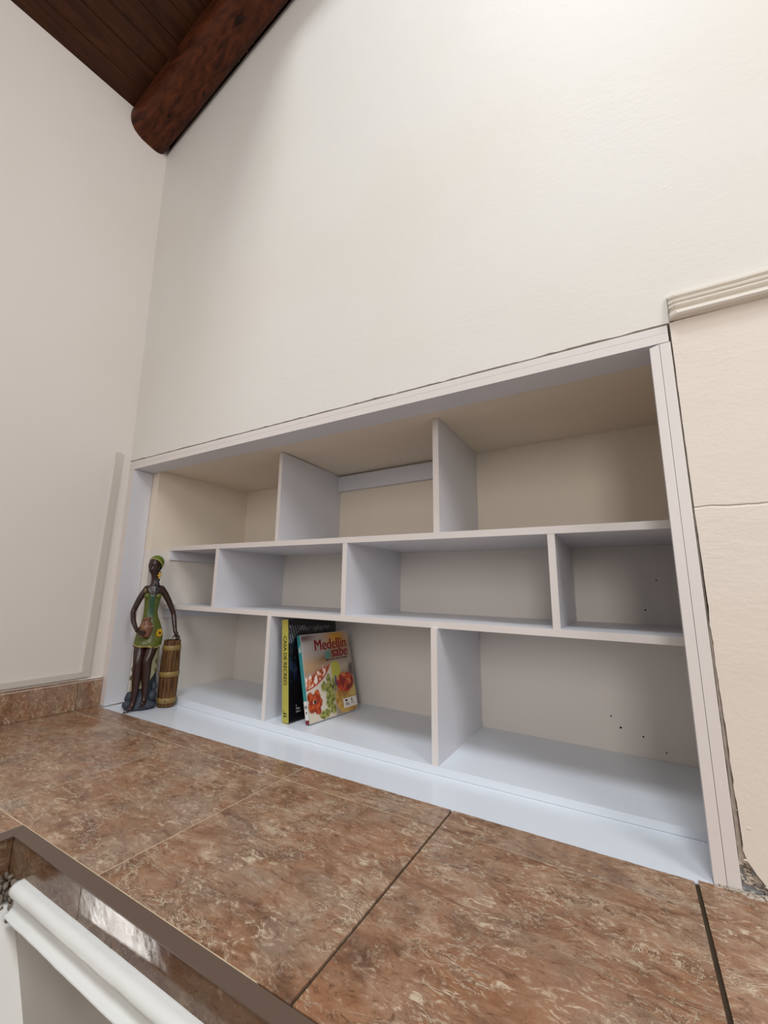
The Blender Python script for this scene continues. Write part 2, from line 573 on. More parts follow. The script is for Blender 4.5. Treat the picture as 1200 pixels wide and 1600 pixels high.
# round log rafter along the shelf wall
bm = bmesh.new()
rings = []
for i in range(120):
    x = -0.16 + 3.4 * i / 119
    cy, czz, r = -0.098, 2.782 + 0.335 * (x + 0.04), 0.092
    ring = []
    for k in range(36):
        a = 2 * math.pi * k / 36
        ca, sa = math.cos(a), math.sin(a)
        # roughly squared log
        q = (abs(ca) ** 2.8 + abs(sa) ** 2.8) ** (-1 / 2.8)
        rr = r * q * (1 + 0.030 * mnoise.noise((x * 2.2, ca * 1.1, sa * 1.1)) + 0.012 * mnoise.noise((x * 9, ca * 3, sa * 3)))
        ring.append((x, cy + rr * ca, czz + rr * sa))
    rings.append(ring)
loft(bm, rings)
log = tag(link_mesh('log_rafter', bm, M['log'], None, True), 'dark reddish-brown round log rafter under the plank ceiling along the top of the cream wall', 'beam')
for (x, a, s) in ((0.30, -1.05, 0.016), (0.62, -1.75, 0.02), (0.13, -1.6, 0.011), (0.42, -0.7, 0.008)):
    b = bmesh.new()
    cyy, cz2 = -0.098 + 0.0935 * math.cos(a), 2.782 + 0.335 * (x + 0.04) + 0.0935 * math.sin(a)
    ball(b, (x, cyy, cz2), s * 1.5, s * 0.55, s * 0.35, 10, 8)
    jitter(b, 0.003, 60)
    link_mesh('wood_knot', b, plain('dark_knot', (34, 17, 9), 0.6, 0.2), log, True)
bm = bmesh.new()
for i in range(16):
    x = random.uniform(0.0, 0.75)
    a = random.uniform(-0.95, -0.35)
    ball(bm, (x, -0.098 + 0.097 * math.cos(a), 2.782 + 0.335 * (x + 0.04) + 0.097 * math.sin(a)),
         random.uniform(0.002, 0.006), 0.0016, random.uniform(0.001, 0.002), 8, 6)
o = link_mesh('paint_fleck', bm, plain('cream_fleck', (196, 178, 160), 0.7, 0.2), log, True)
o['kind'] = 'stuff'

# ---------------------------------------------------------------- tiled ledge
floor = struct(empty('floor', (0, 0, 0)))
G = 0.0013


def floor_tile(x0, x1, y0, y1, gl=G, gr=G, gf=G, gb=G, rough_back=False):
    b = bmesh.new()
    xm, ym = (x0 + x1) / 2, (y0 + y1) / 2
    zc = fz(xm, ym)
    A = (x0 + gl, x1 - gr, y0 + gf, y1 - gb)
    pts = [(A[0], A[2]), (A[1], A[2])]
    if rough_back:
        m = 60
        for i in range(m + 1):
            x = A[1] + (A[0] - A[1]) * i / m
            pts.append((x, A[3] + 0.0016 * mnoise.noise((x * 28, 1, 8)) + 0.001 * mnoise.noise((x * 90, 1, 8))))
    else:
        pts += [(A[1], A[3]), (A[0], A[3])]
    T = [b.verts.new((x - xm, y - ym, fz(x, y) - zc)) for x, y in pts]
    Bv = [b.verts.new((x - xm, y - ym, fz(x, y) - zc - 0.012)) for x, y in pts]
    b.faces.new(T)
    b.faces.new(list(reversed(Bv)))
    for i in range(len(pts)):
        j = (i + 1) % len(pts)
        b.faces.new((T[i], Bv[i], Bv[j], T[j]))
    if not rough_back:
        bevel(b, 0.0012, 1)
    return link_mesh('tile', b, M['tile'], floor, False, (xm, ym, zc))


Y1, Y2, Y3, YT = -0.0935, -0.525, -0.5509, -0.0085
XT = [0.0, 0.2549, 0.6643, 1.0842, 1.5045, 1.938, 2.36, 2.78, 3.2]
WD = 0.0032
gaps = {1.5045: 0.0024, 1.938: WD, 2.36: 0.002}
# strip against the shelf
floor_tile(0.0, 0.66, Y1, YT, rough_back=True, gr=0.0003)
floor_tile(0.66, 1.0842, Y1, YT, rough_back=True, gl=0.0003)
floor_tile(1.0842, 1.5045, Y1, YT, gr=0.0022, rough_back=True)
floor_tile(1.5045, 1.938, Y1, YT, gl=0.0022, gr=WD, rough_back=True, gf=0.0008)
floor_tile(1.938, 2.36, Y1, -0.0008, gl=WD, rough_back=True, gf=0.0006)
for a, c in zip(XT[6:], XT[7:]):
    floor_tile(a, c, Y1, -0.0008)
# full tiles
for a, c in zip(XT, XT[1:]):
    floor_tile(a, c, Y2, Y1, gl=gaps.get(a, G), gr=gaps.get(c, G), gb=0.0008 if a > 1.4 else G)
# arm of the ledge along the left wall
ZL, ZL2 = 0.8005, 0.8334
for y1, y0 in ((Y2, -0.945), (-0.945, -1.365), (-1.365, -1.8)):
    for a, c in ((0.0, 0.2549), (0.2549, 0.6643), (0.6643, ZL)):
        floor_tile(a, c, y0, y1)
# bedding / grout just under the tile faces
bm = bmesh.new()


def bed(x0, x1, y0, y1, d=0.0005):
    hexa(bm, [(x, y, fz(x, y) - 0.03) for x, y in ((x0, y0), (x1, y0), (x1, y1), (x0, y1))] +
         [(x, y, fz(x, y) - d) for x, y in ((x0, y0), (x1, y0), (x1, y1), (x0, y1))])


bed(0.0, 1.45, Y2, -0.0115)
bed(1.558, 1.89, Y2, -0.0115)
bed(1.975, 3.2, Y2, -0.002)
bed(0.0, ZL, -1.8, Y2)
link_mesh('grout', bm, M['grout'], floor)
bm = bmesh.new()
bed(1.45, 1.558, Y2, -0.0115, 0.0032)
bed(1.89, 1.975, Y2, -0.0115, 0.003)
link_mesh('grout', bm, M['grout_d'], floor)

# dark brown metal nosing, mitred at the inner corner
bm = bmesh.new()


def plate(pts, z0, z1):
    T = [bm.verts.new((x, y, fz(x, y) + z1)) for x, y in pts]
    Bv = [bm.verts.new((x, y, fz(x, y) + z0)) for x, y in pts]
    bm.faces.new(T)
    bm.faces.new(list(reversed(Bv)))
    for i in range(len(pts)):
        j = (i + 1) % len(pts)
        bm.faces.new((T[i], Bv[i], Bv[j], T[j]))


plate([(ZL + 0.0008, Y2 - 0.0008), (ZL2, Y3), (3.2, Y3), (3.2, Y2 - 0.0008)], -0.0022, -0.0002)
plate([(ZL + 0.0008, Y2 - 0.0012), (ZL + 0.0008, -1.8), (ZL2, -1.8), (ZL2, Y3 - 0.0004)], -0.0022, -0.0002)
bevel(bm, 0.0004, 1)
struct(link_mesh('trim_2', bm, M['trim']))

# tiled riser below the nosing
riser = struct(empty('wall_ledge', (0, 0, -0.012)))


def riser_tile(x0, x1):
    b = bmesh.new()
    xm = (x0 + x1) / 2
    box(b, x0 - xm + 0.0009, x1 - xm - 0.0009, -0.006, 0.006, -0.05, 0.0560)
    bevel(b, 0.0012, 1)
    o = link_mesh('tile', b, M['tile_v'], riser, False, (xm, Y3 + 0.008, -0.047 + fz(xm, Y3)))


for a, c in ((0.8190, 1.0846), (1.0846, 1.5045), (1.5045, 1.93), (1.93, 2.36), (2.36, 2.78), (2.78, 3.2)):
    riser_tile(a, c)
for y1, y0 in ((Y3, -0.945), (-0.945, -1.365), (-1.365, -1.8)):
    b = bmesh.new()
    ym = (y0 + y1) / 2
    box(b, -0.006, 0.006, y0 - ym + 0.0009, y1 - ym - 0.0009 + 0.0015 * (y1 == Y3), -0.032, 0.0560)
    bevel(b, 0.0012, 1)
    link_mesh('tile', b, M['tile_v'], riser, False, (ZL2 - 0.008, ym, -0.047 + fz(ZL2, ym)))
bm = bmesh.new()
box(bm, ZL2 - 0.002, 3.2, Y3 + 0.0125, Y3 + 0.03, -0.10, 0.0)
link_mesh('grout', bm, M['grout'], riser)

# painted white moulding under the tiles
bm = bmesh.new()
prof = [(-0.540, -0.044), (-0.5515, -0.0475), (-0.5565, -0.0470), (-0.5625, -0.0485), (-0.5675, -0.0525), (-0.5695, -0.058), (-0.5685, -0.0625), (-0.5660, -0.0650),
        (-0.5668, -0.0662), (-0.5640, -0.0676), (-0.5600, -0.0720), (-0.5588, -0.0790), (-0.5603, -0.0850), (-0.5650, -0.0885), (-0.5712, -0.0898), (-0.5730, -0.0920), (-0.5712, -0.0948), (-0.552, -0.0985), (-0.540, -0.0985)]
rings = []
for i in range(110):
    x = 0.893 + 2.3 * (i / 109) ** 1.3
    rings.append([(x + 0.006 * mnoise.noise((y * 90, z * 90, 3)) * (i == 0), y + 0.0007 * mnoise.noise((x * 30, z * 60, 1)),
                   z + 0.0007 * mnoise.noise((x * 26, y * 60, 9))) for y, z in prof])
loft(bm, rings)
struct(link_mesh('trim_3', bm, M['gloss_white'], None, True))

bm = bmesh.new()
box(bm, -0.3, 4.2, -3.6, -0.45, -1.34, -1.28)
struct(link_mesh('floor_landing', bm, M['tile']))
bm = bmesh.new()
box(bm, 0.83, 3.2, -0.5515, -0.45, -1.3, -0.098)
struct(link_mesh('wall_lower', bm, M['lower_shaded']))
# the stairwell's other wall, below and behind the camera, and its small window low on the left
bm = bmesh.new()
box(bm, 0.0, 4.2, -1.75, -1.62, -1.3, 0.36)
struct(link_mesh('wall_stairwell', bm, M['lower']))
wn = struct(empty('window_1', (0.004, -1.275, -0.86)))
for (y0, y1, z0, z1) in ((-0.095, -0.055, -0.30, 0.30), (0.055, 0.095, -0.30, 0.30), (-0.055, 0.055, -0.30, -0.26), (-0.055, 0.055, 0.26, 0.30), (-0.055, 0.055, -0.008, 0.008)):
    bm = bmesh.new()
    box(bm, 0.0, 0.03, y0, y1, z0, z1)
    bevel(bm, 0.003, 1)
    link_mesh('window_frame', bm, M['gloss_white'], wn)
t = NT('daylit_pane')
t.b.inputs['Emission Color'].default_value = (1.0, 0.97, 0.93, 1)
t.b.inputs['Emission Strength'].default_value = 16.0
for z0, z1 in ((-0.26, -0.008), (0.008, 0.26)):
    bm = bmesh.new()
    box(bm, 0.006, 0.012, -0.055, 0.055, z0, z1)
    link_mesh('pane', bm, t.out((0.8, 0.8, 0.8, 1), 0.2), wn)
# battered white stair wall at the left, with broken mortar above it
bm = bmesh.new()
prism(bm, [(0.55, -0.094), (0.852, -0.096), (0.880, -0.108), (0.895, -0.123), (0.930, -0.170), (0.971, -0.228), (1.10, -0.41), (1.16, -1.3), (0.55, -1.3)], 'y', -0.66, -0.5505)
struct(link_mesh('wall_stair', bm, M['lower']))
bm = bmesh.new()
for i in range(60):
    ball(bm, (random.uniform(0.828, 0.842), random.uniform(-0.64, -0.545), random.uniform(-0.098, -0.058)),
         random.uniform(0.004, 0.010), random.uniform(0.005, 0.013), random.uniform(0.004, 0.011), 9, 7)
for i in range(24):
    ball(bm, (random.uniform(0.838, 0.893), random.uniform(-0.562, -0.548), random.uniform(-0.105, -0.055)),
         random.uniform(0.003, 0.007), random.uniform(0.003, 0.006), random.uniform(0.003, 0.008), 9, 7)
jitter(bm, 0.005, 60)
o = link_mesh('mortar', bm, M['mortar'], riser, True)
o['kind'] = 'stuff'
o.location = (0, 0, 0.012)

# tiled skirting on the left wall
base = struct(empty('baseboard_left', (0, 0, 0)))
for y0, y1 in ((-0.0895, -0.0025), (-0.49, -0.0895), (-0.91, -0.49), (-1.33, -0.91), (-1.8, -1.33)):
    b = bmesh.new()
    ym = (y0 + y1) / 2
    zz = fz(0, ym)
    box(b, -0.006, 0.006, y0 - ym + 0.001, y1 - ym - 0.001, -0.0535, 0.0535)
    bevel(b, 0.0012, 1)
    link_mesh('tile', b, M['tile'], base, False, (0.0045, ym, 0.0545 + zz))
b = bmesh.new()
box(b, -0.003, 0.0065, -1.8, -0.003, 0.0, 0.108)
link_mesh('grout', b, M['grout'], base)
b = bmesh.new()
rings = []
for i in range(60):
    y = -1.8 + 1.795 * i / 59
    w = 0.0018 * mnoise.noise((y * 30, 0, 4))
    rings.append([(0.0, y, 0.1085), (0.011, y, 0.1085), (0.011, y, 0.110), (0.006, y, 0.1135 + w), (0.0, y, 0.119 + w)])
loft(b, rings)
link_mesh('plaster_bead', b, M['wall'], base)

# ---------------------------------------------------------------- built-in bookshelf
shelf = tag(empty('built_in_bookshelf', (1.0, 0.0, 0.0)),
            'white built-in bookshelf of staggered compartments set into the cream wall', 'bookshelf')
SO = Vector((1.0, 0.0, 0.0))


def spart(name, bm, mat, bev=0.0008, parent=shelf, **kw):
    for v in bm.verts:
        v.co -= SO
    if bev:
        bevel(bm, bev, 1)
    return link_mesh(name, bm, mat, parent, **kw)


def front_edge(o, thr=-0.7):
    """edge-banding material on faces that look to the room"""
    o.data.materials.append(M['edge'])
    for p in o.data.polygons:
        if p.normal.y < thr:
            p.material_index = 1
    return o


ZMID = 1.0075
b = bmesh.new(); box(b, 0.0, XR - 0.002, 0.0, YN, ZH, ZMID)
front_edge(spart('header_board', b, M['melamine'], 0.0006))
b = bmesh.new(); box(b, 0.0, XR - 0.002, 0.0002, YN, ZMID + 0.0006, ZT)
front_edge(spart('header_board', b, M['melamine'], 0.0006))
b = bmesh.new(); box(b, 0.0005, XLI, 0.0, YN, 0.0075, ZH - 0.0012)
left_board = front_edge(spart('left_side_board', b, M['melamine'], 0.0006))
left_board['label'] = 'pale lilac board facing into the niche'
for (y, z) in ((0.0407, 0.8614), (0.0453, 0.1146)):
    b = bmesh.new()
    bmesh.ops.create_cone(b, segments=20, radius1=0.0062, radius2=0.0056, depth=0.0012, cap_ends=True,
                          matrix=Matrix.Translation((XLI + 0.0003 - 1.0, y, z)) @ Matrix.Rotation(math.pi / 2, 4, 'Y'))
    link_mesh('screw_cap', b, M['melamine'], left_board)
zb = fz(2, 0) - 0.006
YR = 0.018
# the right stile is two boards side by side, the inner one cut a little slanted at the top
b = bmesh.new()
hexa(b, [(XRI, 0.0, zb), (XRM - 0.0004, 0.0, zb), (XRM - 0.0004, YR, zb), (XRI, YR, zb),
         (XRI, 0.0, ZH - 0.0065), (XRM - 0.0004, 0.0, ZH - 0.0016), (XRM - 0.0004, YR, ZH - 0.0016), (XRI, YR, ZH - 0.0016)])
front_edge(spart('right_side_board', b, M['melamine'], 0.0006))
b = bmesh.new()
hexa(b, [(XRM + 0.0004, 0.0003, zb), (XR, 0.0003, zb), (XR, YR, zb), (XRM + 0.0004, YR, zb),
         (XRM + 0.0004, 0.0003, ZH - 0.0016), (XR, 0.0003, ZH - 0.0010), (XR, YR, ZH - 0.0010), (XRM + 0.0004, YR, ZH - 0.0016)])
front_edge(spart('right_side_board', b, M['melamine'], 0.0006))

# floor slab in front of the shelf
b = bmesh.new()
for (x0, x1, y0) in ((XLI + 0.001, XRI - 0.0005, -0.0095), (XRI - 0.0005, 2.030, YR + 0.0008)):
    q = ((x0, y0), (x1, y0), (x1, 0.25), (x0, 0.25))
    hexa(b, [(x, y, fz(x, y) - 0.02) for x, y in q] + [(x, y, fz(x, y) - 0.0012) for x, y in q])
spart('base_slab', b, M['slab'], 0.0005)

# bottom board with a slightly bowed front edge
fr = [(0.09, 0.190), (0.2282, 0.1823), (0.5827, 0.1624), (0.9561, 0.1499), (1.3639, 0.1420), (1.75, 0.1440), (1.9745, 0.1462), (2.030, 0.1465)]
b = bmesh.new()
rows = []
for x, y in fr:
    xb = max(x, 0.142)
    rows.append([b.verts.new(p) for p in ((x, y, fz(x, y) - 0.0005), (x, y, sz(0.0208, x)), (xb, yB(xb) - 0.0005, sz(0.0208, xb)), (xb, yB(xb) - 0.0005, -0.01))])
for r0, r1 in zip(rows, rows[1:]):
    for k in range(4):
        b.faces.new((r0[k], r1[k], r1[(k + 1) % 4], r0[(k + 1) % 4]))
b.faces.new(rows[0]); b.faces.new(list(reversed(rows[-1])))
spart('bottom_board', b, M['slab'], 0.0007)


def yS3(x):
    for (a, ya), (c, yc) in zip(fr, fr[1:]):
        if a <= x <= c:
            return ya + (yc - ya) * (x - a) / (c - a)
    return fr[-1][1]


def shelf_board(x0, x1, zb_, zt_):
    b = bmesh.new()
    n_ = 9
    rows = []
    for i in range(n_):
        x = x0 + (x1 - x0) * i / (n_ - 1)
        xb = max(x, 0.1365)
        rows.append([b.verts.new(p) for p in ((x, yS(x), sz(zb_, x)), (x, yS(x), sz(zt_, x)),
                                              (xb, yB(xb) - 0.001, sz(zt_, xb)), (xb, yB(xb) - 0.001, sz(zb_, xb)))])
    for r0, r1 in zip(rows, rows[1:]):
        for k in range(4):
            b.faces.new((r0[k], r1[k], r1[(k + 1) % 4], r0[(k + 1) % 4]))
    b.faces.new(rows[0]); b.faces.new(list(reversed(rows[-1])))
    return front_edge(spart('shelf_board', b, M['melamine'], 0.0007))


S1B, S1T, S2B, S2T = 0.6268, 0.6461, 0.3729, 0.3911
shelf_board(0.0955, 2.030, S1B, S1T)
shelf_board(0.0955, 2.030, S2B, S2T)


def divider(xa, xb_, z0, z1, zt_flat=None, yfront=yS):
    b = bmesh.new()
    c = []
    for zz in (z0, z1):
        for (x, y) in ((xa, yfront(xa) + 0.0008), (xb_, yfront(xb_) + 0.0008), (xb_, yB(xb_) - 0.0018), (xa, yB(xa) - 0.0018)):
            z = sz(zz, x)
            if zz == z1 and zt_flat is not None:
                z = zt_flat - (0.006 * (y - 0.1) if xa < 1 else 0.0)
            if zz == z0 and z0 < 0.03:
                z = sz(0.0208, x)
            c.append((x, y, z))
    hexa(b, c)
    front_edge(spart('divider', b, M['melamine'], 0.0007))


divider(0.7501, 0.7657, S1T, 0, 0.9945)
divider(1.3967, 1.4157, S1T, 0, 0.9978)
divider(0.4178, 0.4355, S2T, S1B)
divider(1.0659, 1.0838, S2T, S1B)
divider(1.7128, 1.7306, S2T, S1B)
divider(0.7407, 0.7575, 0.0208, S2B, None, yS3)
divider(1.3897, 1.4080, 0.0208, S2B, None, yS3)

# support battens
b = bmesh.new()
hexa(b, [(0.766, 0.526, 0.9160), (1.3965, 0.517, 0.9185), (1.3965, yB(1.39) - 0.002, 0.9185), (0.766, yB(0.77) - 0.002, 0.9160),
         (0.766, 0.526, 0.9855), (1.3965, 0.517, 0.9870), (1.3965, yB(1.39) - 0.002, 0.9870), (0.766, yB(0.77) - 0.002, 0.9855)])
spart('batten', b, M['melamine'])


def side_batten(zb_, zt_):
    b = bmesh.new()
    def xs(y, z):
        return 0.0935 + 0.0435 * (y - 0.165) / 0.385
    c = []
    for z in (zb_, zt_):
        for (y, dx) in ((0.171, -0.01), (0.171, 0.013), (0.545, 0.013), (0.545, -0.01)):
            x = xs(y, z) + dx
            c.append((x, y, sz(z, x)))
    hexa(b, c)
    spart('batten', b, M['melamine'])


side_batten(0.5855, S1B)
side_batten(0.3330, S2B)

# ---------------------------------------------------------------- cable duct on the left wall
duct = tag(empty('cable_duct', (0.0016, -0.064, 0.128)), 'thin ivory L-shaped cable duct on the left wall above the tile skirting', 'cable duct')
b = bmesh.new()
hexa(b, [(-0.001, -0.0165, 0.017), (0.009, -0.0165, 0.017), (0.009, 0.0085, 0.017), (-0.001, 0.0085, 0.017),
         (-0.001, 0.0015, 0.923), (0.009, 0.0015, 0.923), (0.009, 0.0215, 0.923), (-0.001, 0.0215, 0.923)])
bevel(b, 0.0012, 2)
link_mesh('duct_run', b, M['duct'], duct)
b = bmesh.new()
box(b, -0.001, 0.009, -1.7, 0.0085, -0.003, 0.0165)
bevel(b, 0.0012, 2)
link_mesh('duct_run', b, M['duct'], duct)


# ---------------------------------------------------------------- books
def text_mesh(name, body, size, mat, parent, mtx, sx=1.0, align='LEFT', bold=0.0):
    cu = bpy.data.curves.new(name, 'FONT')
    cu.body = body
    cu.size = size
    cu.extrude = 0.00012
    cu.align_x = align
    cu.resolution_u = 3
    tmp = bpy.data.objects.new(name, cu)
    COL.objects.link(tmp)
    dg = bpy.context.evaluated_depsgraph_get()
    me = bpy.data.meshes.new_from_object(tmp.evaluated_get(dg))
    bpy.data.objects.remove(tmp)
    me.name = name
    for v in me.vertices:
        v.co.x *= sx
    if bold:
        tb = bmesh.new()
        for k in (-1, -0.33, 0.33, 1):
            n0 = len(tb.verts)
            tb.from_mesh(me)
            tb.verts.ensure_lookup_table()
            for v in tb.verts[n0:]:
                v.co += Vector((bold * k, 0.35 * bold * ((k > 0) - 0.5), 0.00003 * k))
        tb.to_mesh(me)
        tb.free()
    me.materials.clear()
    me.materials.append(mat)
    o = bpy.data.objects.new(name, me)
    COL.objects.link(o)
    o.parent = parent
    o.matrix_local = mtx
    return o


def frame_m(origin, ex, ey):
    ex, ey = Vector(ex), Vector(ey)
    ez = ex.cross(ey)
    return Matrix(((ex.x, ey.x, ez.x, origin[0]), (ex.y, ey.y, ez.y, origin[1]), (ex.z, ey.z, ez.z, origin[2]), (0, 0, 0, 1)))


def paint_grid(name, w, h, nx, ny, fn, parent, x, y0, z0, rough=0.22):
    """a printed sheet facing +x in the parent's frame, coloured per vertex by fn(u, v)"""
    me = bpy.data.meshes.new(name)
    vs = [(x, y0 + w * i / nx, z0 + h * j / ny) for j in range(ny + 1) for i in range(nx + 1)]
    fs = [(j * (nx + 1) + i, j * (nx + 1) + i + 1, (j + 1) * (nx + 1) + i + 1, (j + 1) * (nx + 1) + i) for j in range(ny) for i in range(nx)]
    me.from_pydata(vs, [], fs)
    ca = me.color_attributes.new('print', 'FLOAT_COLOR', 'POINT')
    flat = []
    for j in range(ny + 1):
        for i in range(nx + 1):
            flat.extend(fn(i / nx, j / ny))
    ca.data.foreach_set('color', flat)
    t = NT(name + '_print')
    at = t.n('ShaderNodeVertexColor', layer_name='print')
    me.materials.append(t.out(at.outputs['Color'], rough, None, 0.5))
    o = bpy.data.objects.new(name, me)
    COL.objects.link(o)
    o.parent = parent
    return o


def make_book(name, loc, yaw, lean, T, D, Hh, spine_mat, cover_mat, back_mat):
    t = empty(name, loc)
    t.rotation_euler = (Matrix.Rotation(yaw, 3, 'Z') @ Matrix.Rotation(-lean, 3, 'Y')).to_euler()
    b = bmesh.new(); box(b, 0.0, 0.0025, 0.0, D, 0.0, Hh); bevel(b, 0.0006, 1)
    link_mesh('back_cover', b, back_mat, t)
    b = bmesh.new(); box(b, T - 0.0025, T, 0.0, D, 0.0, Hh); bevel(b, 0.0006, 1)
    fc = link_mesh('front_cover', b, cover_mat, t)
    b = bmesh.new(); box(b, 0.0, T - 0.0002, -0.0012, 0.0022, 0.0, Hh); bevel(b, 0.0008, 2)
    sp = link_mesh('spine', b, spine_mat, t)
    b = bmesh.new(); box(b, 0.0026, T - 0.0026, 0.002, D - 0.004, 0.003, Hh - 0.003)
    link_mesh('pages', b, M['paper'], t)
    return t, fc, sp


M['paper'] = plain('page_edges', (224, 214, 194), 0.8, 0.2, var=0.1, scale=300)
M['yellow'] = plain('chartreuse_spine', (176, 168, 76), 0.4, 0.4, var=0.10, scale=55)
M['black_cover'] = plain('black_gloss_cover', (14, 14, 18), 0.22, 0.5)
M['teal'] = plain('teal_spine', (58, 136, 138), 0.3, 0.45)
M['maroon'] = plain('maroon_print', (120, 28, 40), 0.4, 0.4)
M['ink'] = plain('black_ink', (28, 26, 24), 0.5, 0.3)
M['ink_soft'] = plain('dark_olive_ink', (48, 46, 26), 0.5, 0.3)
M['grey_ink'] = plain('grey_ink', (150, 148, 150), 0.5, 0.3)
M['white_ink'] = plain('white_ink', (226, 224, 218), 0.5, 0.3)
M['red_ink'] = plain('dark_red_ink', (128, 20, 28), 0.4, 0.3)
M['teal_ink'] = plain('teal_ink', (70, 150, 146), 0.4, 0.3)
M['sticker'] = plain('white_sticker', (226, 220, 214), 0.35, 0.4)


def sstep(a, b_, x):
    t = min(1.0, max(0.0, (x - a) / (b_ - a)))
    return t * t * (3 - 2 * t)


def mixc(a, b_, t):
    return tuple(p + (q - p) * t for p, q in zip(a, b_))


def fb(x, y, s, seed=0.0):
    return mnoise.fractal((x * s + seed, y * s + seed * 1.7, seed), 1.0, 2.0, 4)


# black book: chartreuse spine, dark cover with a pale lattice roof
D1, H1, T1 = 0.262, 0.341, 0.030
bk, fc, sp = make_book('large_black_book', (0.8206, 0.1785, sz(0.0208, 0.82) + 0.0012), -0.05, math.radians(4.6), T1, D1, H1, M['yellow'], M['black_cover'], M['black_cover'])
tag(bk, 'tall black hardback with a yellow-green spine leaning left behind the cookbook', 'book', 'books on the bottom shelf')


def art1(u, v):
    c = lin(15, 15, 19)[:3]
    n1 = fb(u, v, 6, 3)
    c = mixc(c, lin(30, 40, 62)[:3], 0.8 * sstep(0.0, 0.5, n1) * sstep(0.25, 0.5, v) * (1 - sstep(0.7, 0.85, v)) * (1 - sstep(0.1, 0.5, u)))  # bluish reflection on the gloss, painted into the print
    # lattice of slanted pale slats
    top_ = 0.93 - 0.03 * u + 0.02 * fb(u, 0, 9, 1)
    low = 0.86 - 0.06 * sstep(0.0, 0.25, 0.25 - u) * 2 + 0.02 * u + 0.03 * fb(u, 0, 12, 2)
    inside = sstep(low - 0.01, low + 0.01, v) * (1 - sstep(top_ - 0.01, top_ + 0.01, v)) * (1 - sstep(0.80, 0.95, u))
    a = math.sin((u * 1.15 + v * 0.55) * 118)
    b_ = math.sin((u * 0.7 - v * 1.5) * 105)
    la = max(sstep(0.35, 0.9, a), 0.55 * sstep(0.6, 0.95, b_))
    c = mixc(c, lin(150, 152, 158)[:3], inside * la * (0.45 + 0.5 * sstep(-0.3, 0.4, fb(u, v, 8, 5))))
    d = sstep(0.75, 0.78, v) * (1 - sstep(0.83, 0.86, v)) * (1 - sstep(0.06, 0.10, u))
    c = mixc(c, lin(130, 134, 142)[:3], 0.8 * d * sstep(0.0, 0.6, math.sin((u + v * 0.4) * 160)))
    br = sstep(0.15, 0.5, fb(u, v, 14, 8)) * sstep(0.3, 0.45, v) * (1 - sstep(0.68, 0.8, v)) * (1 - sstep(0.15, 0.6, u))
    c = mixc(c, lin(52, 58, 74)[:3], 0.5 * br)
    return (*c, 1.0)


o = paint_grid('cover_picture', D1 - 0.002, H1 - 0.002, 120, 150, art1, bk, T1 + 0.0002, 0.001, 0.001, 0.25)
# spine lettering runs downwards
text_mesh('spine_lettering', 'CASA DE RECREO', 0.0222, M['ink_soft'], bk, frame_m((T1 * 0.26, -0.0014, H1 * 0.835), (0, 0, -1), (1, 0, 0)), 0.92, bold=0.0004)
for i, (s, sz_) in enumerate((('Ll', 0.007), ('Villegas', 0.0085), ('editores', 0.0085))):
    text_mesh('publisher_lettering', s, sz_, M['ink_soft'], bk, frame_m((T1 * 0.18, -0.0014, 0.036 - i * 0.0085), (1, 0, 0), (0, 0, 1)), 0.62, bold=0.0003)
    text_mesh('publisher_lettering', s, sz_ * 1.15, M['grey_ink'], bk, frame_m((T1 + 0.0005, 0.034, 0.046 - i * 0.0098), (0, 1, 0), (0, 0, 1)), 0.72, bold=0.0002)

# cookbook with food on the cover
D2, H2, T2 = 0.252, 0.292, 0.0165
ck, fc, sp = make_book('cookbook', (0.9025, 0.2066, sz(0.0208, 0.9) + 0.0008), -0.118, math.radians(13.4), T2, D2, H2, M['teal'], M['sticker'], M['maroon'])
tag(ck, 'cookbook with colourful food cover and teal spine leaning against the black book', 'book', 'books on the bottom shelf')


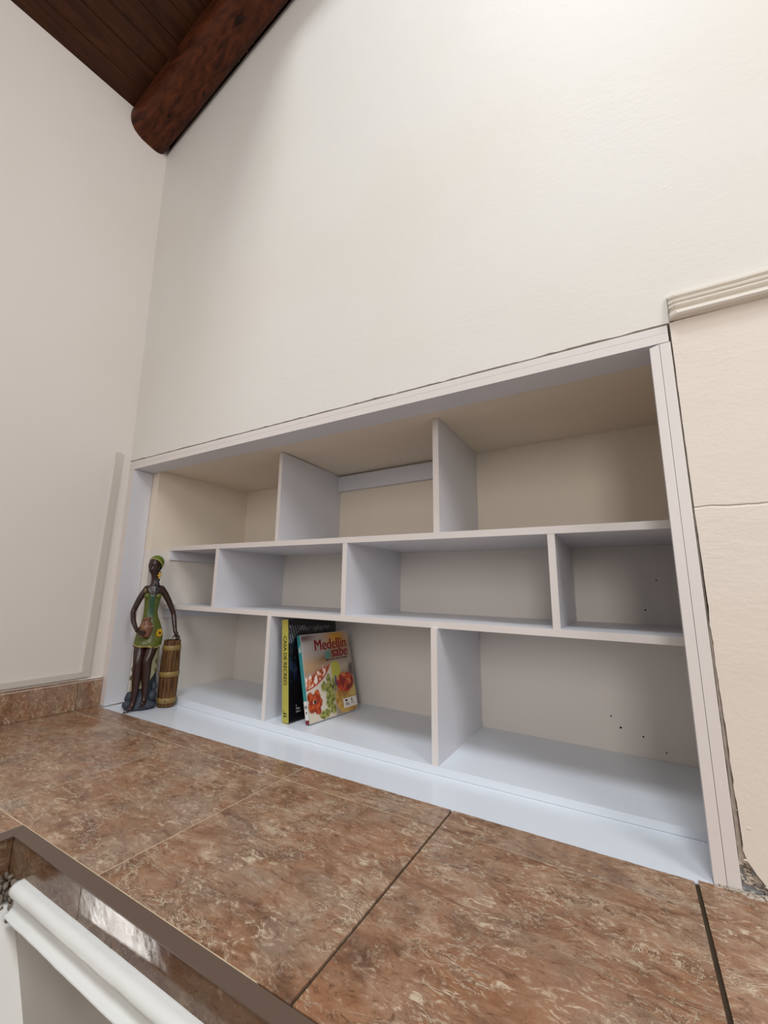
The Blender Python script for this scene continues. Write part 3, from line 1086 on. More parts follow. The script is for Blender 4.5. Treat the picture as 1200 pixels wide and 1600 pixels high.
def art2(u, v):
    x, y = u, v * H2 / D2
    wx, wy = u + 0.02 * fb(u, v, 9, 1), v + 0.02 * fb(u, v, 9, 4)
    c = lin(158, 140, 124)[:3]
    c = mixc(c, lin(176, 168, 164)[:3], (1 - sstep(0.25, 0.75, u)) * sstep(0.55, 0.95, v))
    c = mixc(c, lin(214, 150, 40)[:3], 0.95 * math.exp(-(((u - 0.74) / 0.25) ** 2 + ((v - 0.93) / 0.13) ** 2)))
    c = mixc(c, lin(196, 170, 160)[:3], 0.7 * math.exp(-(((u - 0.98) / 0.1) ** 2 + ((v - 0.95) / 0.08) ** 2)))
    c = mixc(c, lin(84, 34, 40)[:3], 0.85 * math.exp(-(((u - 0.02 - 0.25 * (v < 2) * (v - 0.92) * 3) / 0.22) ** 2 + ((v - 0.96) / 0.05) ** 2)))
    c = mixc(c, lin(120, 78, 46)[:3], 0.8 * math.exp(-(((u - 0.42) / 0.32) ** 2 + ((v - 0.69 - 0.28 * (u - 0.42)) / 0.05) ** 2)))
    c = mixc(c, lin(186, 150, 112)[:3], 0.9 * math.exp(-(((u - 0.16) / 0.25) ** 2 + ((v - 0.62) / 0.08) ** 2)))
    c = mixc(c, lin(196, 178, 158)[:3], 0.7 * math.exp(-(((u - 0.8) / 0.25) ** 2 + ((v - 0.56) / 0.07) ** 2)))
    # lime in the middle
    c = mixc(c, lin(190, 184, 74)[:3], 1 - sstep(0.8, 1.1, math.hypot((wx - 0.61) / 0.13, (wy - 0.52) / 0.12)))
    c = mixc(c, lin(74, 62, 66)[:3], 0.85 * (1 - sstep(0.6, 1.2, math.hypot((wx - 0.99) / 0.10, (wy - 0.50) / 0.10))))
    # bowl: everything below-right of a rim arc
    rim = math.hypot((u + 0.14) / 0.70, (v - 0.74) / 0.40)
    bowl = sstep(0.985, 1.0, rim) * (1 - sstep(0.50, 0.56, u)) * (1 - sstep(0.60, 0.64, v))
    c = mixc(c, lin(208, 198, 180)[:3], bowl)
    food = (1 - sstep(0.94, 0.97, rim)) * (1 - sstep(-0.02, 0.03, v - (0.47 + 0.30 * u) - 0.03 * fb(u, 0, 14, 2)))
    nb = fb(u, v, 17, 7)
    fcol = mixc(lin(150, 62, 34)[:3], lin(212, 132, 92)[:3], sstep(-0.3, 0.1, nb))
    fcol = mixc(fcol, lin(238, 222, 214)[:3], sstep(0.12, 0.3, nb))
    c = mixc(c, fcol, food)
    c = mixc(c, lin(170, 50, 28)[:3], sstep(0.95, 0.965, rim) * (1 - sstep(0.99, 1.0, rim)) * (1 - sstep(0.52, 0.56, u)) * (1 - sstep(0.60, 0.64, v)))
    # green flower painted on the bowl
    for (cx, cy, rx, ry) in ((0.34, 0.36, 0.07, 0.055), (0.46, 0.44, 0.05, 0.07), (0.45, 0.33, 0.09, 0.07), (0.56, 0.36, 0.06, 0.08), (0.42, 0.24, 0.07, 0.07),
                             (0.50, 0.22, 0.06, 0.08), (0.41, 0.15, 0.07, 0.06), (0.47, 0.10, 0.07, 0.07), (0.30, 0.06, 0.12, 0.06)):
        k = 1 - sstep(0.75, 1.05, math.hypot((wx - cx) / rx, (wy - cy) / ry))
        c = mixc(c, mixc(lin(98, 104, 44)[:3], lin(166, 166, 92)[:3], sstep(-0.3, 0.4, fb(u, v, 24, 3))), k)
    c = mixc(c, lin(40, 30, 24)[:3], 1 - sstep(0.7, 1.1, math.hypot((u - 0.52) / 0.022, (v - 0.335) / 0.024)))
    # red flower
    for (cx, cy, rx, ry) in ((0.07, 0.27, 0.07, 0.07), (0.19, 0.28, 0.075, 0.075), (0.07, 0.16, 0.07, 0.07), (0.17, 0.14, 0.07, 0.08), (0.23, 0.20, 0.06, 0.06)):
        k = 1 - sstep(0.8, 1.05, math.hypot((wx - cx) / rx, (wy - cy) / ry))
        c = mixc(c, mixc(lin(138, 44, 24)[:3], lin(192, 88, 46)[:3], sstep(-0.3, 0.4, fb(u, v, 20, 6))), k)
    c = mixc(c, lin(34, 26, 26)[:3], 1 - sstep(0.7, 1.1, math.hypot((u - 0.14) / 0.026, (v - 0.215) / 0.024)))
    # blue rim sliver
    c = mixc(c, lin(70, 74, 120)[:3], 1 - sstep(0.8, 1.1, math.hypot((u - 0.60) / 0.022, (v - 0.40) / 0.07)))
    # right-hand bowl and tomato salad
    c = mixc(c, mixc(lin(160, 112, 44)[:3], lin(196, 158, 84)[:3], sstep(-0.4, 0.4, fb(u, v, 9, 9))), 1 - sstep(0.92, 1.0, math.hypot((u - 0.80) / 0.26, (v - 0.17) / 0.20)))
    c = mixc(c, lin(206, 178, 106)[:3], 0.8 * (1 - sstep(0.7, 1.1, math.hypot((u - 0.93) / 0.10, (v - 0.24) / 0.08))))
    tom = 1 - sstep(0.82, 1.05, math.hypot((wx - 0.80) / 0.20, (wy - 0.36) / 0.13))
    tn = fb(u, v, 13, 11)
    tcol = mixc(lin(120, 22, 14)[:3], lin(186, 56, 26)[:3], sstep(-0.35, 0.15, tn))
    tcol = mixc(tcol, lin(210, 130, 70)[:3], sstep(0.2, 0.5, tn))
    c = mixc(c, tcol, tom)
    return (*c, 1.0)


paint_grid('cover_picture', D2 - 0.002, H2 - 0.002, 120, 140, art2, ck, T2 + 0.0002, 0.001, 0.001, 0.2)
XC = T2 + 0.0006


def ctext(body, y, z, size, mat, sx, bold=0.0012):
    text_mesh('title_lettering', body, size, mat, ck, frame_m((XC, y, z), (0, 1, 0), (0, 0, 1)), sx, bold=bold)


ctext('Medell\u00edn', 0.24 * D2, 0.795 * H2, 0.055, M['red_ink'], 0.93)
ctext('s\u00ed', 0.435 * D2, 0.688 * H2, 0.055, M['teal_ink'], 0.90)
ctext('sabe', 0.575 * D2, 0.688 * H2, 0.055, M['red_ink'], 0.92)
ctext('sabores de la cocina tradicional', 0.44 * D2, 0.655 * H2, 0.0100, M['ink'], 0.92, 0.0002)
# sticker with two small emblems
b = bmesh.new(); box(b, T2, T2 + 0.0005, 0.70 * D2, 1.0 * D2 - 0.002, 0.055 * H2, 0.165 * H2)
bevel(b, 0.0002, 1)
stk = link_mesh('sticker', b, M['sticker'], ck)
b = bmesh.new()
for (cy, dy) in ((0.755, 0.008), (0.775, -0.008)):
    prism(b, [(cy * D2, 0.126 * H2), (cy * D2 + 0.004, 0.138 * H2), (cy * D2 + 0.001, 0.149 * H2), (cy * D2 - 0.004, 0.149 * H2), (cy * D2 - 0.005, 0.138 * H2)], 'x', T2 + 0.0004, T2 + 0.0009)
prism(b, [(0.877 * D2, 0.110 * H2), (0.888 * D2, 0.110 * H2), (0.893 * D2, 0.136 * H2), (0.886 * D2, 0.149 * H2), (0.874 * D2, 0.147 * H2), (0.871 * D2, 0.134 * H2)], 'x', T2 + 0.0004, T2 + 0.0009)
link_mesh('emblem', b, M['ink'], stk)
text_mesh('sticker_lettering', 'Alcald\u00eda', 0.007, M['ink'], stk, frame_m((T2 + 0.0009, 0.735 * D2, 0.098 * H2), (0, 1, 0), (0, 0, 1)), 0.8)
text_mesh('sticker_lettering', 'de Medell\u00edn', 0.006, M['ink'], stk, frame_m((T2 + 0.0009, 0.735 * D2, 0.080 * H2), (0, 1, 0), (0, 0, 1)), 0.8)
text_mesh('sticker_lettering', 'Secretar\u00eda', 0.005, M['ink'], stk, frame_m((T2 + 0.0009, 0.86 * D2, 0.092 * H2), (0, 1, 0), (0, 0, 1)), 0.8)
# spine label, maroon foot and small white title
b = bmesh.new(); box(b, 0.0003, T2 - 0.0003, -0.0018, -0.0008, 0.046 * H2, 0.250 * H2)
lb = link_mesh('spine_label', b, M['sticker'], ck)
text_mesh('label_lettering', '/4', 0.017, M['ink'], lb, frame_m((T2 * 0.15, -0.0019, 0.165 * H2), (1, 0, 0), (0, 0, 1)), 0.8, bold=0.0006)
text_mesh('label_lettering', 'n', 0.013, M['ink'], lb, frame_m((T2 * 0.35, -0.0019, 0.115 * H2), (1, 0, 0), (0, 0, 1)), 0.9, bold=0.0008)
b = bmesh.new(); box(b, 0.0002, T2 - 0.0002, -0.0016, -0.0006, 0.0003, 0.046 * H2)
link_mesh('spine_foot', b, M['maroon'], ck)
text_mesh('spine_lettering', 'Medell\u00edn', 0.0075, M['white_ink'], ck, frame_m((T2 * 0.56, -0.0015, 0.875 * H2), (0, 0, -1), (1, 0, 0)), 0.9, bold=0.0003)
text_mesh('spine_lettering', 's\u00ed sabe', 0.0075, M['white_ink'], ck, frame_m((T2 * 0.16, -0.0015, 0.855 * H2), (0, 0, -1), (1, 0, 0)), 0.9, bold=0.0003)

# ---------------------------------------------------------------- figurine of a seated woman with a barrel
FO = (0.150, 0.075, fz(0.15, 0.07) - 0.0001)
fig = tag(empty('figurine', FO, math.radians(58.05)),
          'painted figurine of a woman in green dress holding a clay jug beside a barrel', 'figurine')


def P(u, w, z):
    """u to the right, w towards the viewer, z up -> figurine frame"""
    return Vector((u, -w, z))


M['skin'] = plain('dark_brown_lacquer', (50, 28, 22), 0.28, 0.55, var=0.12, scale=40)
M['scarf'] = plain('green_scarf', (92, 112, 30), 0.4, 0.45, var=0.25, scale=120)
M['gold'] = plain('old_gold_paint', (190, 170, 104), 0.42, 0.5, var=0.12, scale=150)
M['black_hair'] = plain('black_hair', (16, 14, 15), 0.35, 0.5)
M['yellow_bead'] = plain('yellow_bead', (206, 168, 74), 0.35, 0.5)
M['clay'] = plain('copper_clay', (118, 78, 54), 0.32, 0.5, var=0.15, scale=60)
M['rock'] = plain('blue_grey_rock', (58, 64, 74), 0.6, 0.35, var=0.45, scale=45, bump=0.6)
M['cloth'] = plain('cream_cloth', (176, 172, 136), 0.6, 0.3, var=0.22, scale=45)
M['stave'] = wood('brown_staves', (46, 28, 15), (124, 88, 54), 'z', 0.5)
M['hoop'] = plain('brass_hoop', (134, 110, 58), 0.42, 0.5, var=0.25, scale=70)
M['leaf'] = plain('olive_leaf', (112, 108, 70), 0.6, 0.3)
M['petal'] = plain('yellow_petal', (206, 166, 40), 0.45, 0.4)
M['seed'] = plain('seed_brown', (92, 44, 20), 0.6, 0.3)

# body: one skin-modifier surface rooted at the pelvis
J = {
    'pelvis': (P(0.006, -0.004, 0.280), 0.034, 0.028), 'waist': (P(0.004, 0, 0.368), 0.022, 0.018), 'under': (P(0.005, 0, 0.417), 0.025, 0.019),
    'chest': (P(0.006, 0, 0.448), 0.029, 0.018), 'neckb': (P(0.008, 0, 0.476), 0.0125, 0.0125), 'neckm': (P(0.005, 0.002, 0.500), 0.0105, 0.0105),
    'neckt': (P(0.004, 0.004, 0.524), 0.0105, 0.011), 'jaw': (P(-0.003, 0.012, 0.540), 0.0125, 0.014), 'head': (P(-0.001, 0.006, 0.560), 0.0185, 0.022),
    'crown': (P(0.003, 0.0, 0.583), 0.0165, 0.019),
    'shL': (P(-0.022, 0, 0.464), 0.0115, 0.0115), 'uaL': (P(-0.043, -0.002, 0.418), 0.0098, 0.0098), 'elL': (P(-0.059, -0.004, 0.371), 0.0085, 0.0085),
    'faL': (P(-0.054, 0.024, 0.338), 0.0082, 0.0082), 'wrL': (P(-0.041, 0.050, 0.309), 0.0062, 0.0062), 'haL': (P(-0.032, 0.068, 0.295), 0.0066, 0.0056),
    'shR': (P(0.038, 0, 0.464), 0.0118, 0.0118), 'uaR': (P(0.067, -0.004, 0.415), 0.0098, 0.0098), 'elR': (P(0.091, -0.008, 0.361), 0.0082, 0.0082),
    'faR': (P(0.097, 0.002, 0.322), 0.0078, 0.0078), 'wrR': (P(0.103, 0.010, 0.289), 0.0062, 0.0062), 'haR': (P(0.112, 0.016, 0.271), 0.0088, 0.0068),
    'hipL': (P(-0.016, 0.010, 0.262), 0.021, 0.021), 'thL': (P(-0.019, 0.036, 0.225), 0.0185, 0.0185), 'knL': (P(-0.019, 0.055, 0.178), 0.0145, 0.0145),
    'caL': (P(-0.018, 0.050, 0.128), 0.0138, 0.0142), 'shiL': (P(-0.018, 0.053, 0.080), 0.0105, 0.011), 'anL': (P(-0.020, 0.055, 0.034), 0.0072, 0.0075),
    'heL': (P(-0.024, 0.060, 0.014), 0.0085, 0.0075), 'fbL': (P(-0.034, 0.076, 0.008), 0.0095, 0.0058),
    'hipR': (P(0.029, 0.010, 0.262), 0.021, 0.021), 'thR': (P(0.021, 0.042, 0.222), 0.0185, 0.0185), 'knR': (P(0.012, 0.060, 0.181), 0.0145, 0.0145),
    'caR': (P(0.013, 0.054, 0.132), 0.0138, 0.0142), 'shiR': (P(0.015, 0.052, 0.088), 0.0105, 0.011), 'anR': (P(0.016, 0.052, 0.050), 0.0072, 0.0075),
    'heR': (P(0.017, 0.057, 0.031), 0.0082, 0.0072), 'fbR': (P(0.011, 0.073, 0.022), 0.009, 0.0056),
}
chains = [('pelvis', 'waist', 'under', 'chest', 'neckb', 'neckm', 'neckt', 'jaw', 'head', 'crown'),
          ('chest', 'shL', 'uaL', 'elL', 'faL', 'wrL', 'haL'), ('chest', 'shR', 'uaR', 'elR', 'faR', 'wrR', 'haR'),
          ('pelvis', 'hipL', 'thL', 'knL', 'caL', 'shiL', 'anL', 'heL', 'fbL'), ('pelvis', 'hipR', 'thR', 'knR', 'caR', 'shiR', 'anR', 'heR', 'fbR')]
names = list(J)
LIMB = 1.28
me = bpy.data.meshes.new('body')
eds = [(names.index(a), names.index(c)) for ch in chains for a, c in zip(ch, ch[1:])]
me.from_pydata([J[k][0] for k in names], eds, [])
tmp = bpy.data.objects.new('body', me)
COL.objects.link(tmp)
sk = tmp.modifiers.new('skin', 'SKIN')
for i, k in enumerate(names):
    sv = me.skin_vertices[0].data[i]
    g = 1.0 if k in ('pelvis', 'waist', 'under', 'chest') else LIMB
    sv.radius = (J[k][1] * g, J[k][2] * g)
    sv.use_root = (k == 'pelvis')
sk.use_smooth_shade = True
ss = tmp.modifiers.new('subsurf', 'SUBSURF')
ss.levels = ss.render_levels = 2
dg = bpy.context.evaluated_depsgraph_get()
bme = bpy.data.meshes.new_from_object(tmp.evaluated_get(dg))
bpy.data.objects.remove(tmp)
bm = bmesh.new()
bm.from_mesh(bme)


def chain(pts, r0, r1, nn=8):
    k = len(pts)
    tube(bm, pts, [r0 + (r1 - r0) * i / (k - 1) for i in range(k)], nn)


# fingers: left hand cups the jug, right hand rests over the barrel rim
for i, (dz, ln) in enumerate(((0.007, 0.019), (0.0022, 0.021), (-0.0026, 0.020), (-0.0072, 0.016))):
    a = P(-0.030, 0.072, 0.295 + dz)
    chain([a, a + P(0.006, 0.011, -0.001), a + P(0.006 + ln * 0.5, 0.0185, -0.002), a + P(0.006 + ln * 0.95, 0.0195, -0.003)], 0.0031, 0.0022)
chain([P(-0.034, 0.066, 0.299), P(-0.031, 0.074, 0.310), P(-0.025, 0.082, 0.316)], 0.0033, 0.0023)
for i, (du, ln) in enumerate(((-0.0062, 0.017), (-0.002, 0.019), (0.0022, 0.018), (0.0064, 0.014))):
    a = P(0.112 + du, 0.020, 0.2705)
    chain([a, a + P(0.001, 0.010, -0.001), a + P(0.002, 0.0165, -0.007), a + P(0.002, 0.0168, -0.007 - ln * 0.5)], 0.0033, 0.0024)
chain([P(0.106, 0.016, 0.274), P(0.098, 0.024, 0.270), P(0.095, 0.032, 0.264)], 0.0029, 0.002)
# toes
for (fx, fw, fz_, s) in ((-0.0375, 0.083, 0.0055, -1), (0.0095, 0.080, 0.0185, -1)):
    for i in range(5):
        a = P(fx - 0.0062 + i * 0.0034, fw - 0.0012 * i, fz_)
        chain([a, a + P(-0.002, 0.005, -0.001), a + P(-0.003, 0.008 - 0.0008 * i, -0.002)], 0.0026 - 0.0002 * i, 0.0016)
ball(bm, P(0.000, 0.003, 0.5665), 0.0215, 0.0255, 0.0300, 22, 16)
ball(bm, P(-0.006, 0.012, 0.545), 0.0150, 0.0165, 0.0180, 18, 12)
# face: nose, lips, brow, ears, eyelids
tube(bm, [P(-0.010, 0.0275, 0.564), P(-0.0125, 0.0310, 0.553), P(-0.0125, 0.0312, 0.5495)], [0.0016, 0.0027, 0.0022], 8)
ball(bm, P(-0.0122, 0.0275, 0.5415), 0.0046, 0.0026, 0.0016, 10, 8)
ball(bm, P(-0.0118, 0.0268, 0.5380), 0.0042, 0.0028, 0.0018, 10, 8)
ball(bm, P(-0.0170, 0.0235, 0.5585), 0.0032, 0.0022, 0.0017, 10, 8)
ball(bm, P(-0.0035, 0.0275, 0.5585), 0.0034, 0.0022, 0.0017, 10, 8)
ball(bm, P(-0.0105, 0.020, 0.531), 0.006, 0.005, 0.004, 10, 8)
ball(bm, P(0.0205, 0.000, 0.553), 0.0025, 0.005, 0.0078, 10, 8)
body = link_mesh('body', bm, M['skin'], fig, True)

# toenails
for (u_, w_, z_) in ((-0.0405, 0.092, 0.0065),):
    b = bmesh.new()
    ball(b, P(u_, w_, z_), 0.0022, 0.0022, 0.0012, 8, 6)
    link_mesh('toenail', b, M['gold'], body, True)


# dress: a lofted sheath over the torso and thighs
def dress_mat():
    t = NT('green_dress')
    v = t.coords()
    sp = t.n('ShaderNodeSeparateXYZ')
    t.l(v, sp.inputs[0])
    d = t.math('ABSOLUTE', t.math('SUBTRACT', sp.outputs[0], 0.006))
    stripe = t.ramp(t.math('MULTIPLY', d, 20), [(0.0, (1, 1, 1)), (0.12, (0.9, 0.9, 0.9)), (0.32, (0, 0, 0))])
    up = t.ramp(sp.outputs[2], [(0.30, (0, 0, 0)), (0.36, (1, 1, 1))])
    nz = t.noise(v, 70, 4)
    col = t.mix(nz, lin(62, 74, 20), lin(108, 114, 42))
    col = t.mix(t.math('MULTIPLY', stripe, up), col, lin(26, 72, 48))
    return t.out(col, 0.34, None, 0.5)


M['dress'] = dress_mat()
rings = []
for (z, cx, cw, rx, rw) in ((0.236, 0.006, 0.026, 0.0485, 0.034), (0.243, 0.007, 0.026, 0.0495, 0.036), (0.262, 0.008, 0.018, 0.0500, 0.036), (0.284, 0.009, 0.010, 0.0485, 0.036), (0.305, 0.009, 0.006, 0.0420, 0.032),
                           (0.326, 0.009, 0.003, 0.0350, 0.026), (0.348, 0.006, 0.001, 0.0285, 0.022), (0.369, 0.004, 0.000, 0.0250, 0.020),
                           (0.392, 0.005, 0.000, 0.0262, 0.020), (0.415, 0.006, 0.001, 0.0282, 0.021), (0.430, 0.006, 0.001, 0.0310, 0.022), (0.444, 0.006, 0.001, 0.0318, 0.0215), (0.450, 0.006, 0.0, 0.0310, 0.019)):
    r = []
    for k in range(36):
        a = 2 * math.pi * k / 36
        ca, sa = math.cos(a), math.sin(a)
        zz = z
        if z < 0.245:                                    # hem dips at the sides and rises at the middle
            zz += 0.004 * math.cos(2 * a + 0.9) + 0.0022 * math.sin(5 * a)
        if z > 0.44:                                     # sweetheart neckline
            zz += (0.006 * abs(ca) - 0.006) if sa > 0 else -0.004
        r.append(P(cx + rx * ca, cw + rw * sa, zz))
    rings.append(r)
bm = bmesh.new()
loft(bm, rings, cap=False)
for du in (-0.0135, 0.0255):
    ball(bm, P(du, 0.0145, 0.4345), 0.0130, 0.0125, 0.0125, 16, 12)
dress = link_mesh('dress', bm, M['dress'], fig, True)
dress.data.materials[0].use_backface_culling = False
# gold hem with studs, straps
bm = bmesh.new()
pts = [r + Vector((0, 0, 0.0008)) for r in rings[0]]
pts = [Vector((p.x * 1.0 + (p.x - 0.006) * 0.02, p.y - 0.0004, p.z)) for p in pts]
tube(bm, pts + [pts[0]], 0.0016, 6)
link_mesh('hem', bm, M['gold'], dress, True)
for k in (8, 12):
    b = bmesh.new()
    ball(b, pts[k] + P(0, 0.0014, 0.0026), 0.004, 0.0022, 0.0034, 10, 8)
    link_mesh('stud', b, M['gold'], dress, True)
for (a, m_, c) in ((P(-0.024, 0.012, 0.447), P(-0.0235, 0.0135, 0.460), P(-0.0175, 0.004, 0.4765)), (P(0.034, 0.012, 0.447), P(0.0335, 0.0135, 0.460), P(0.0285, 0.004, 0.4775))):
    b = bmesh.new()
    tube(b, [a, m_, c, c + P(0.0, -0.012, -0.004)], 0.0016, 6)
    link_mesh('strap', b, M['gold'], dress, True)
# sunflower at the hip
b = bmesh.new()
cen = P(0.0445, 0.0385, 0.287)
nrm = P(0.62, 0.78, 0.05).normalized()
e1 = Vector((0, 0, 1)).cross(nrm).normalized()
e2 = nrm.cross(e1)
for k in range(10):
    a = 2 * math.pi * k / 10
    d = e1 * math.cos(a) + e2 * math.sin(a)
    s = e1 * -math.sin(a) + e2 * math.cos(a)
    q = [cen + d * 0.004 + s * 0.0025, cen + d * 0.010 + s * 0.0034 + nrm * 0.001, cen + d * 0.0175, cen + d * 0.010 - s * 0.0034 + nrm * 0.001, cen + d * 0.004 - s * 0.0025]
    A = [b.verts.new(p_ + nrm * 0.0015) for p_ in q]
    Bq = [b.verts.new(p_ - nrm * 0.003) for p_ in q]
    b.faces.new(A); b.faces.new(list(reversed(Bq)))
    for i in range(5):
        b.faces.new((A[i], Bq[i], Bq[(i + 1) % 5], A[(i + 1) % 5]))
sf = link_mesh('sunflower', b, M['petal'], dress)
b = bmesh.new()
ball(b, cen + nrm * 0.001, 0.0055, 0.0055, 0.0055, 12, 8)
sd = link_mesh('sunflower_centre', b, M['seed'], dress, True)

# headscarf, gold band, hair braid, earring
bm = bmesh.new()
ball(bm, P(0.0065, -0.0030, 0.5735), 0.0285, 0.0310, 0.0310, 28, 20)
# keep the part above and behind the hairline
SN = P(0.42, -0.50, 0.72).normalized()
SP = P(0.003, 0.014, 0.580)
bmesh.ops.bisect_plane(bm, geom=bm.verts[:] + bm.edges[:] + bm.faces[:], plane_co=SP, plane_no=SN, clear_inner=True)
rim = [v.co.copy() for v in bm.verts if abs((v.co - SP).dot(SN)) < 1e-5]
bmesh.ops.holes_fill(bm, edges=[e for e in bm.edges if e.is_boundary])
scarf = link_mesh('headscarf', bm, M['scarf'], fig, True)
bm = bmesh.new()
cen_r = sum(rim, Vector()) / len(rim)
ax = P(1, 0, 0) - SN * P(1, 0, 0).dot(SN)
ax.normalize()
ay = SN.cross(ax)
rim.sort(key=lambda q: math.atan2((q - cen_r).dot(ay), (q - cen_r).dot(ax)))
rim = rim[::2]
tube(bm, rim + [rim[0], rim[1]], 0.0016, 6)
link_mesh('headscarf_band', bm, M['gold'], scarf, True)
bm = bmesh.new()
ball(bm, P(0.014, -0.008, 0.556), 0.0145, 0.0155, 0.0185, 14, 10)
pts = [P(0.017, 0.000, 0.532), P(0.0165, 0.006, 0.510), P(0.0175, 0.010, 0.490), P(0.0185, 0.015, 0.472), P(0.0195, 0.020, 0.456), P(0.0215, 0.022, 0.445)]
for i in range(14):
    t_ = i / 13 * (len(pts) - 1)
    k = min(int(t_), len(pts) - 2)
    p = pts[k].lerp(pts[k + 1], t_ - k)
    r = 0.0078 - 0.0028 * i / 13
    ball(bm, p + P(0.0016 * (-1) ** i, 0, 0), r, r * 0.9, 0.0075, 10, 8)
link_mesh('hair', bm, M['black_hair'], fig, True)
ear = empty('earring', P(0.0215, 0.008, 0.516))
ear.parent = fig
for (du, dz) in ((0, 0.0125), (-0.003, 0.003), (0.003, 0.004), (0.0005, -0.0055)):
    b = bmesh.new()
    ball(b, (du, -0.002, dz), 0.0048, 0.0048, 0.0048, 12, 8)
    link_mesh('bead', b, M['yellow_bead'], ear, True)

# clay jug
bm = bmesh.new()
jc = P(-0.004, 0.066, 0.0)
rr = [(0.2745, 0.0125), (0.277, 0.0155), (0.286, 0.0200), (0.297, 0.0235), (0.309, 0.0246), (0.320, 0.0226), (0.331, 0.0172), (0.3365, 0.0132), (0.3405, 0.0128), (0.3445, 0.0165), (0.3485, 0.0182), (0.3505, 0.0162), (0.346, 0.0110), (0.335, 0.0110)]
loft(bm, [[(jc.x + r * math.cos(2 * math.pi * k / 28), jc.y + r * math.sin(2 * math.pi * k / 28), z) for k in range(28)] for z, r in rr])
jug = link_mesh('jug', bm, M['clay'], fig, True)
b = bmesh.new()
for k in range(26):
    a = 2 * math.pi * k / 26
    ball(b, (jc.x + 0.0236 * math.cos(a), jc.y + 0.0236 * math.sin(a), 0.3165 + 0.0012 * (-1) ** k), 0.0016, 0.0016, 0.0016, 6, 5)
o = link_mesh('bead_band', b, M['gold'], jug, True)
o['kind'] = 'stuff'

# rock seat and draped cloth
bm = bmesh.new()
rings = []
for (z, cx, cw, rx, rw) in ((0.0, 0.003, 0.012, 0.053, 0.050), (0.012, 0.002, 0.012, 0.056, 0.050), (0.03, 0.004, 0.008, 0.050, 0.042), (0.055, 0.006, 0.004, 0.045, 0.036), (0.085, 0.008, 0.002, 0.043, 0.032),
                           (0.13, 0.010, -0.002, 0.040, 0.028), (0.18, 0.010, -0.004, 0.039, 0.028), (0.24, 0.009, -0.006, 0.036, 0.024)):
    r = []
    for k in range(40):
        a = 2 * math.pi * k / 40
        ca, sa = math.cos(a), math.sin(a)
        f_ = 1 + 0.10 * mnoise.noise((ca * 2.2, sa * 2.2, z * 34)) + 0.06 * mnoise.noise((ca * 5, sa * 5, z * 70))
        if z == 0.0:
            f_ = 1 + 0.05 * mnoise.noise((ca * 2.2, sa * 2.2, 0))
        r.append(P(cx + rx * ca * f_, cw + rw * sa * f_, z))
    rings.append(r)
loft(bm, rings)
rock = link_mesh('rock_seat', bm, M['rock'], fig, True)
for (u_, w_, z_, rx, rw, rz) in ((-0.038, 0.032, 0.018, 0.018, 0.018, 0.016), (-0.034, 0.022, 0.045, 0.018, 0.02, 0.022), (0.030, 0.046, 0.016, 0.026, 0.020, 0.015), (0.042, 0.034, 0.046, 0.016, 0.018, 0.020), (0.004, 0.046, 0.010, 0.018, 0.014, 0.010), (0.044, 0.024, 0.080, 0.013, 0.014, 0.018)):
    b = bmesh.new()
    ball(b, P(u_, w_, z_), rx, rw, min(rz, z_), 14, 10)
    for v in b.verts:
        v.co += mnoise.noise_vector(v.co * 45) * 0.004
        v.co.z = max(v.co.z, 0.0004)
    link_mesh('stone', b, M['rock'], rock, True)
bm = bmesh.new()
rings = []
for (z, cx, cw, rx, rw) in ((0.078, 0.004, 0.008, 0.046, 0.037), (0.10, 0.006, 0.008, 0.0455, 0.037), (0.14, 0.008, 0.004, 0.044, 0.034), (0.18, 0.009, 0.0, 0.043, 0.032), (0.22, 0.009, 0.0, 0.044, 0.032), (0.245, 0.009, 0.0, 0.042, 0.030)):
    r = []
    for k in range(48):
        a = 2 * math.pi * k / 48
        ca, sa = math.cos(a), math.sin(a)
        fo = 1 + 0.035 * math.sin(9 * a + z * 20) * (1.2 - z * 4)
        zz = z
        if z < 0.09:
            zz += 0.040 * (ca + 0.25) + 0.012 * math.sin(3 * a + 0.6)      # hem climbs towards the barrel
        elif z < 0.12:
            zz += 0.030 * (ca + 0.2)
        r.append(P(cx + rx * ca * fo, cw + rw * sa * fo, zz))
    rings.append(r)
loft(bm, rings, cap=False)
cloth = link_mesh('cloth', bm, M['cloth'], fig, True)
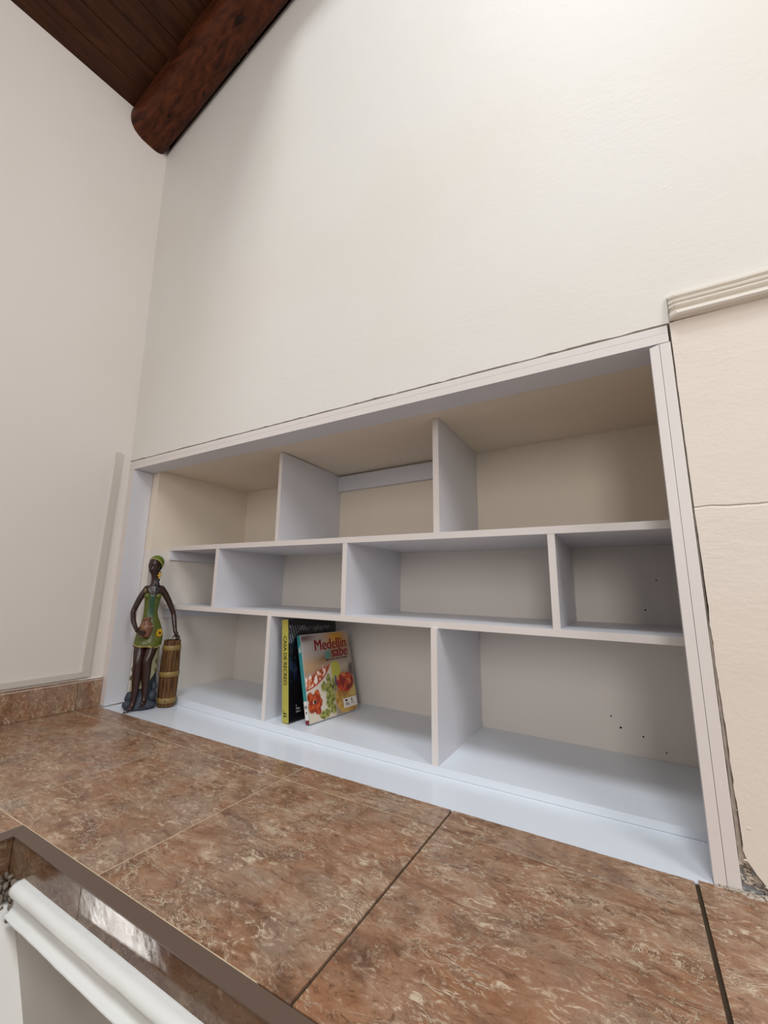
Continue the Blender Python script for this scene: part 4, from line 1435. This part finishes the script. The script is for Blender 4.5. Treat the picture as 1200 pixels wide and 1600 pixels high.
for (u_, w_, z_) in ((0.046, 0.022, 0.175), (0.044, 0.026, 0.140), (-0.036, 0.020, 0.150), (-0.0385, 0.016, 0.115)):
    b = bmesh.new()
    ball(b, P(u_, w_, z_), 0.0045, 0.0045, 0.010, 8, 6)
    link_mesh('leaf', b, M['leaf'], cloth, True)

# barrel: sixteen staves, three hoops
barrel = empty('barrel', P(0.0965, 0.0255, 0.0005))
barrel.parent = fig
HB = 0.256


def brad(t_):
    return 0.0308 + 0.0062 * math.sin(math.pi * (0.12 + 0.80 * t_)) - 0.001


NS = 14
for k in range(NS):
    b = bmesh.new()
    a0 = 2 * math.pi * (k + 0.05) / NS
    a1 = 2 * math.pi * (k + 0.95) / NS
    rings = []
    for i in range(9):
        t_ = i / 8
        r = brad(t_) * (1 + 0.012 * mnoise.noise((k * 3.1, t_ * 5, 1)))
        ri = r - 0.006
        z = HB * t_
        am = (a0 + a1) / 2
        rings.append([(r * math.cos(a0) * 0.985, r * math.sin(a0) * 0.985, z), (r * 1.012 * math.cos(am), r * 1.012 * math.sin(am), z), (r * math.cos(a1) * 0.985, r * math.sin(a1) * 0.985, z),
                      (ri * math.cos(a1), ri * math.sin(a1), z), (ri * math.cos(a0), ri * math.sin(a0), z)])
    loft(b, rings)
    link_mesh('stave', b, M['stave'], barrel)
b = bmesh.new()
loft(b, [[(0.0272 * math.cos(2 * math.pi * k / 24), 0.0272 * math.sin(2 * math.pi * k / 24), z) for k in range(24)] for z in (0.004, HB - 0.006)])
link_mesh('barrel_head', b, M['stave'], barrel)
for (z0, z1) in ((0.014, 0.034), (0.114, 0.134), (0.216, 0.236)):
    b = bmesh.new()
    rr = []
    for (z, d) in ((z0, 0.0004), (z0 + 0.001, 0.0022), ((z0 + z1) / 2, 0.0026), (z1 - 0.001, 0.0022), (z1, 0.0004)):
        r = brad(z / HB) + d
        rr.append([(r * math.cos(2 * math.pi * k / 32), r * math.sin(2 * math.pi * k / 32), z) for k in range(32)])
    loft(b, rr, cap=False)
    link_mesh('hoop', b, M['hoop'], barrel, True)
b = bmesh.new()
a = math.radians(-100)
r = brad(0.09) + 0.0028
ball(b, (r * math.cos(a), r * math.sin(a), 0.024), 0.0026, 0.0016, 0.0026, 8, 6)
link_mesh('rivet', b, M['seed'], barrel, True)
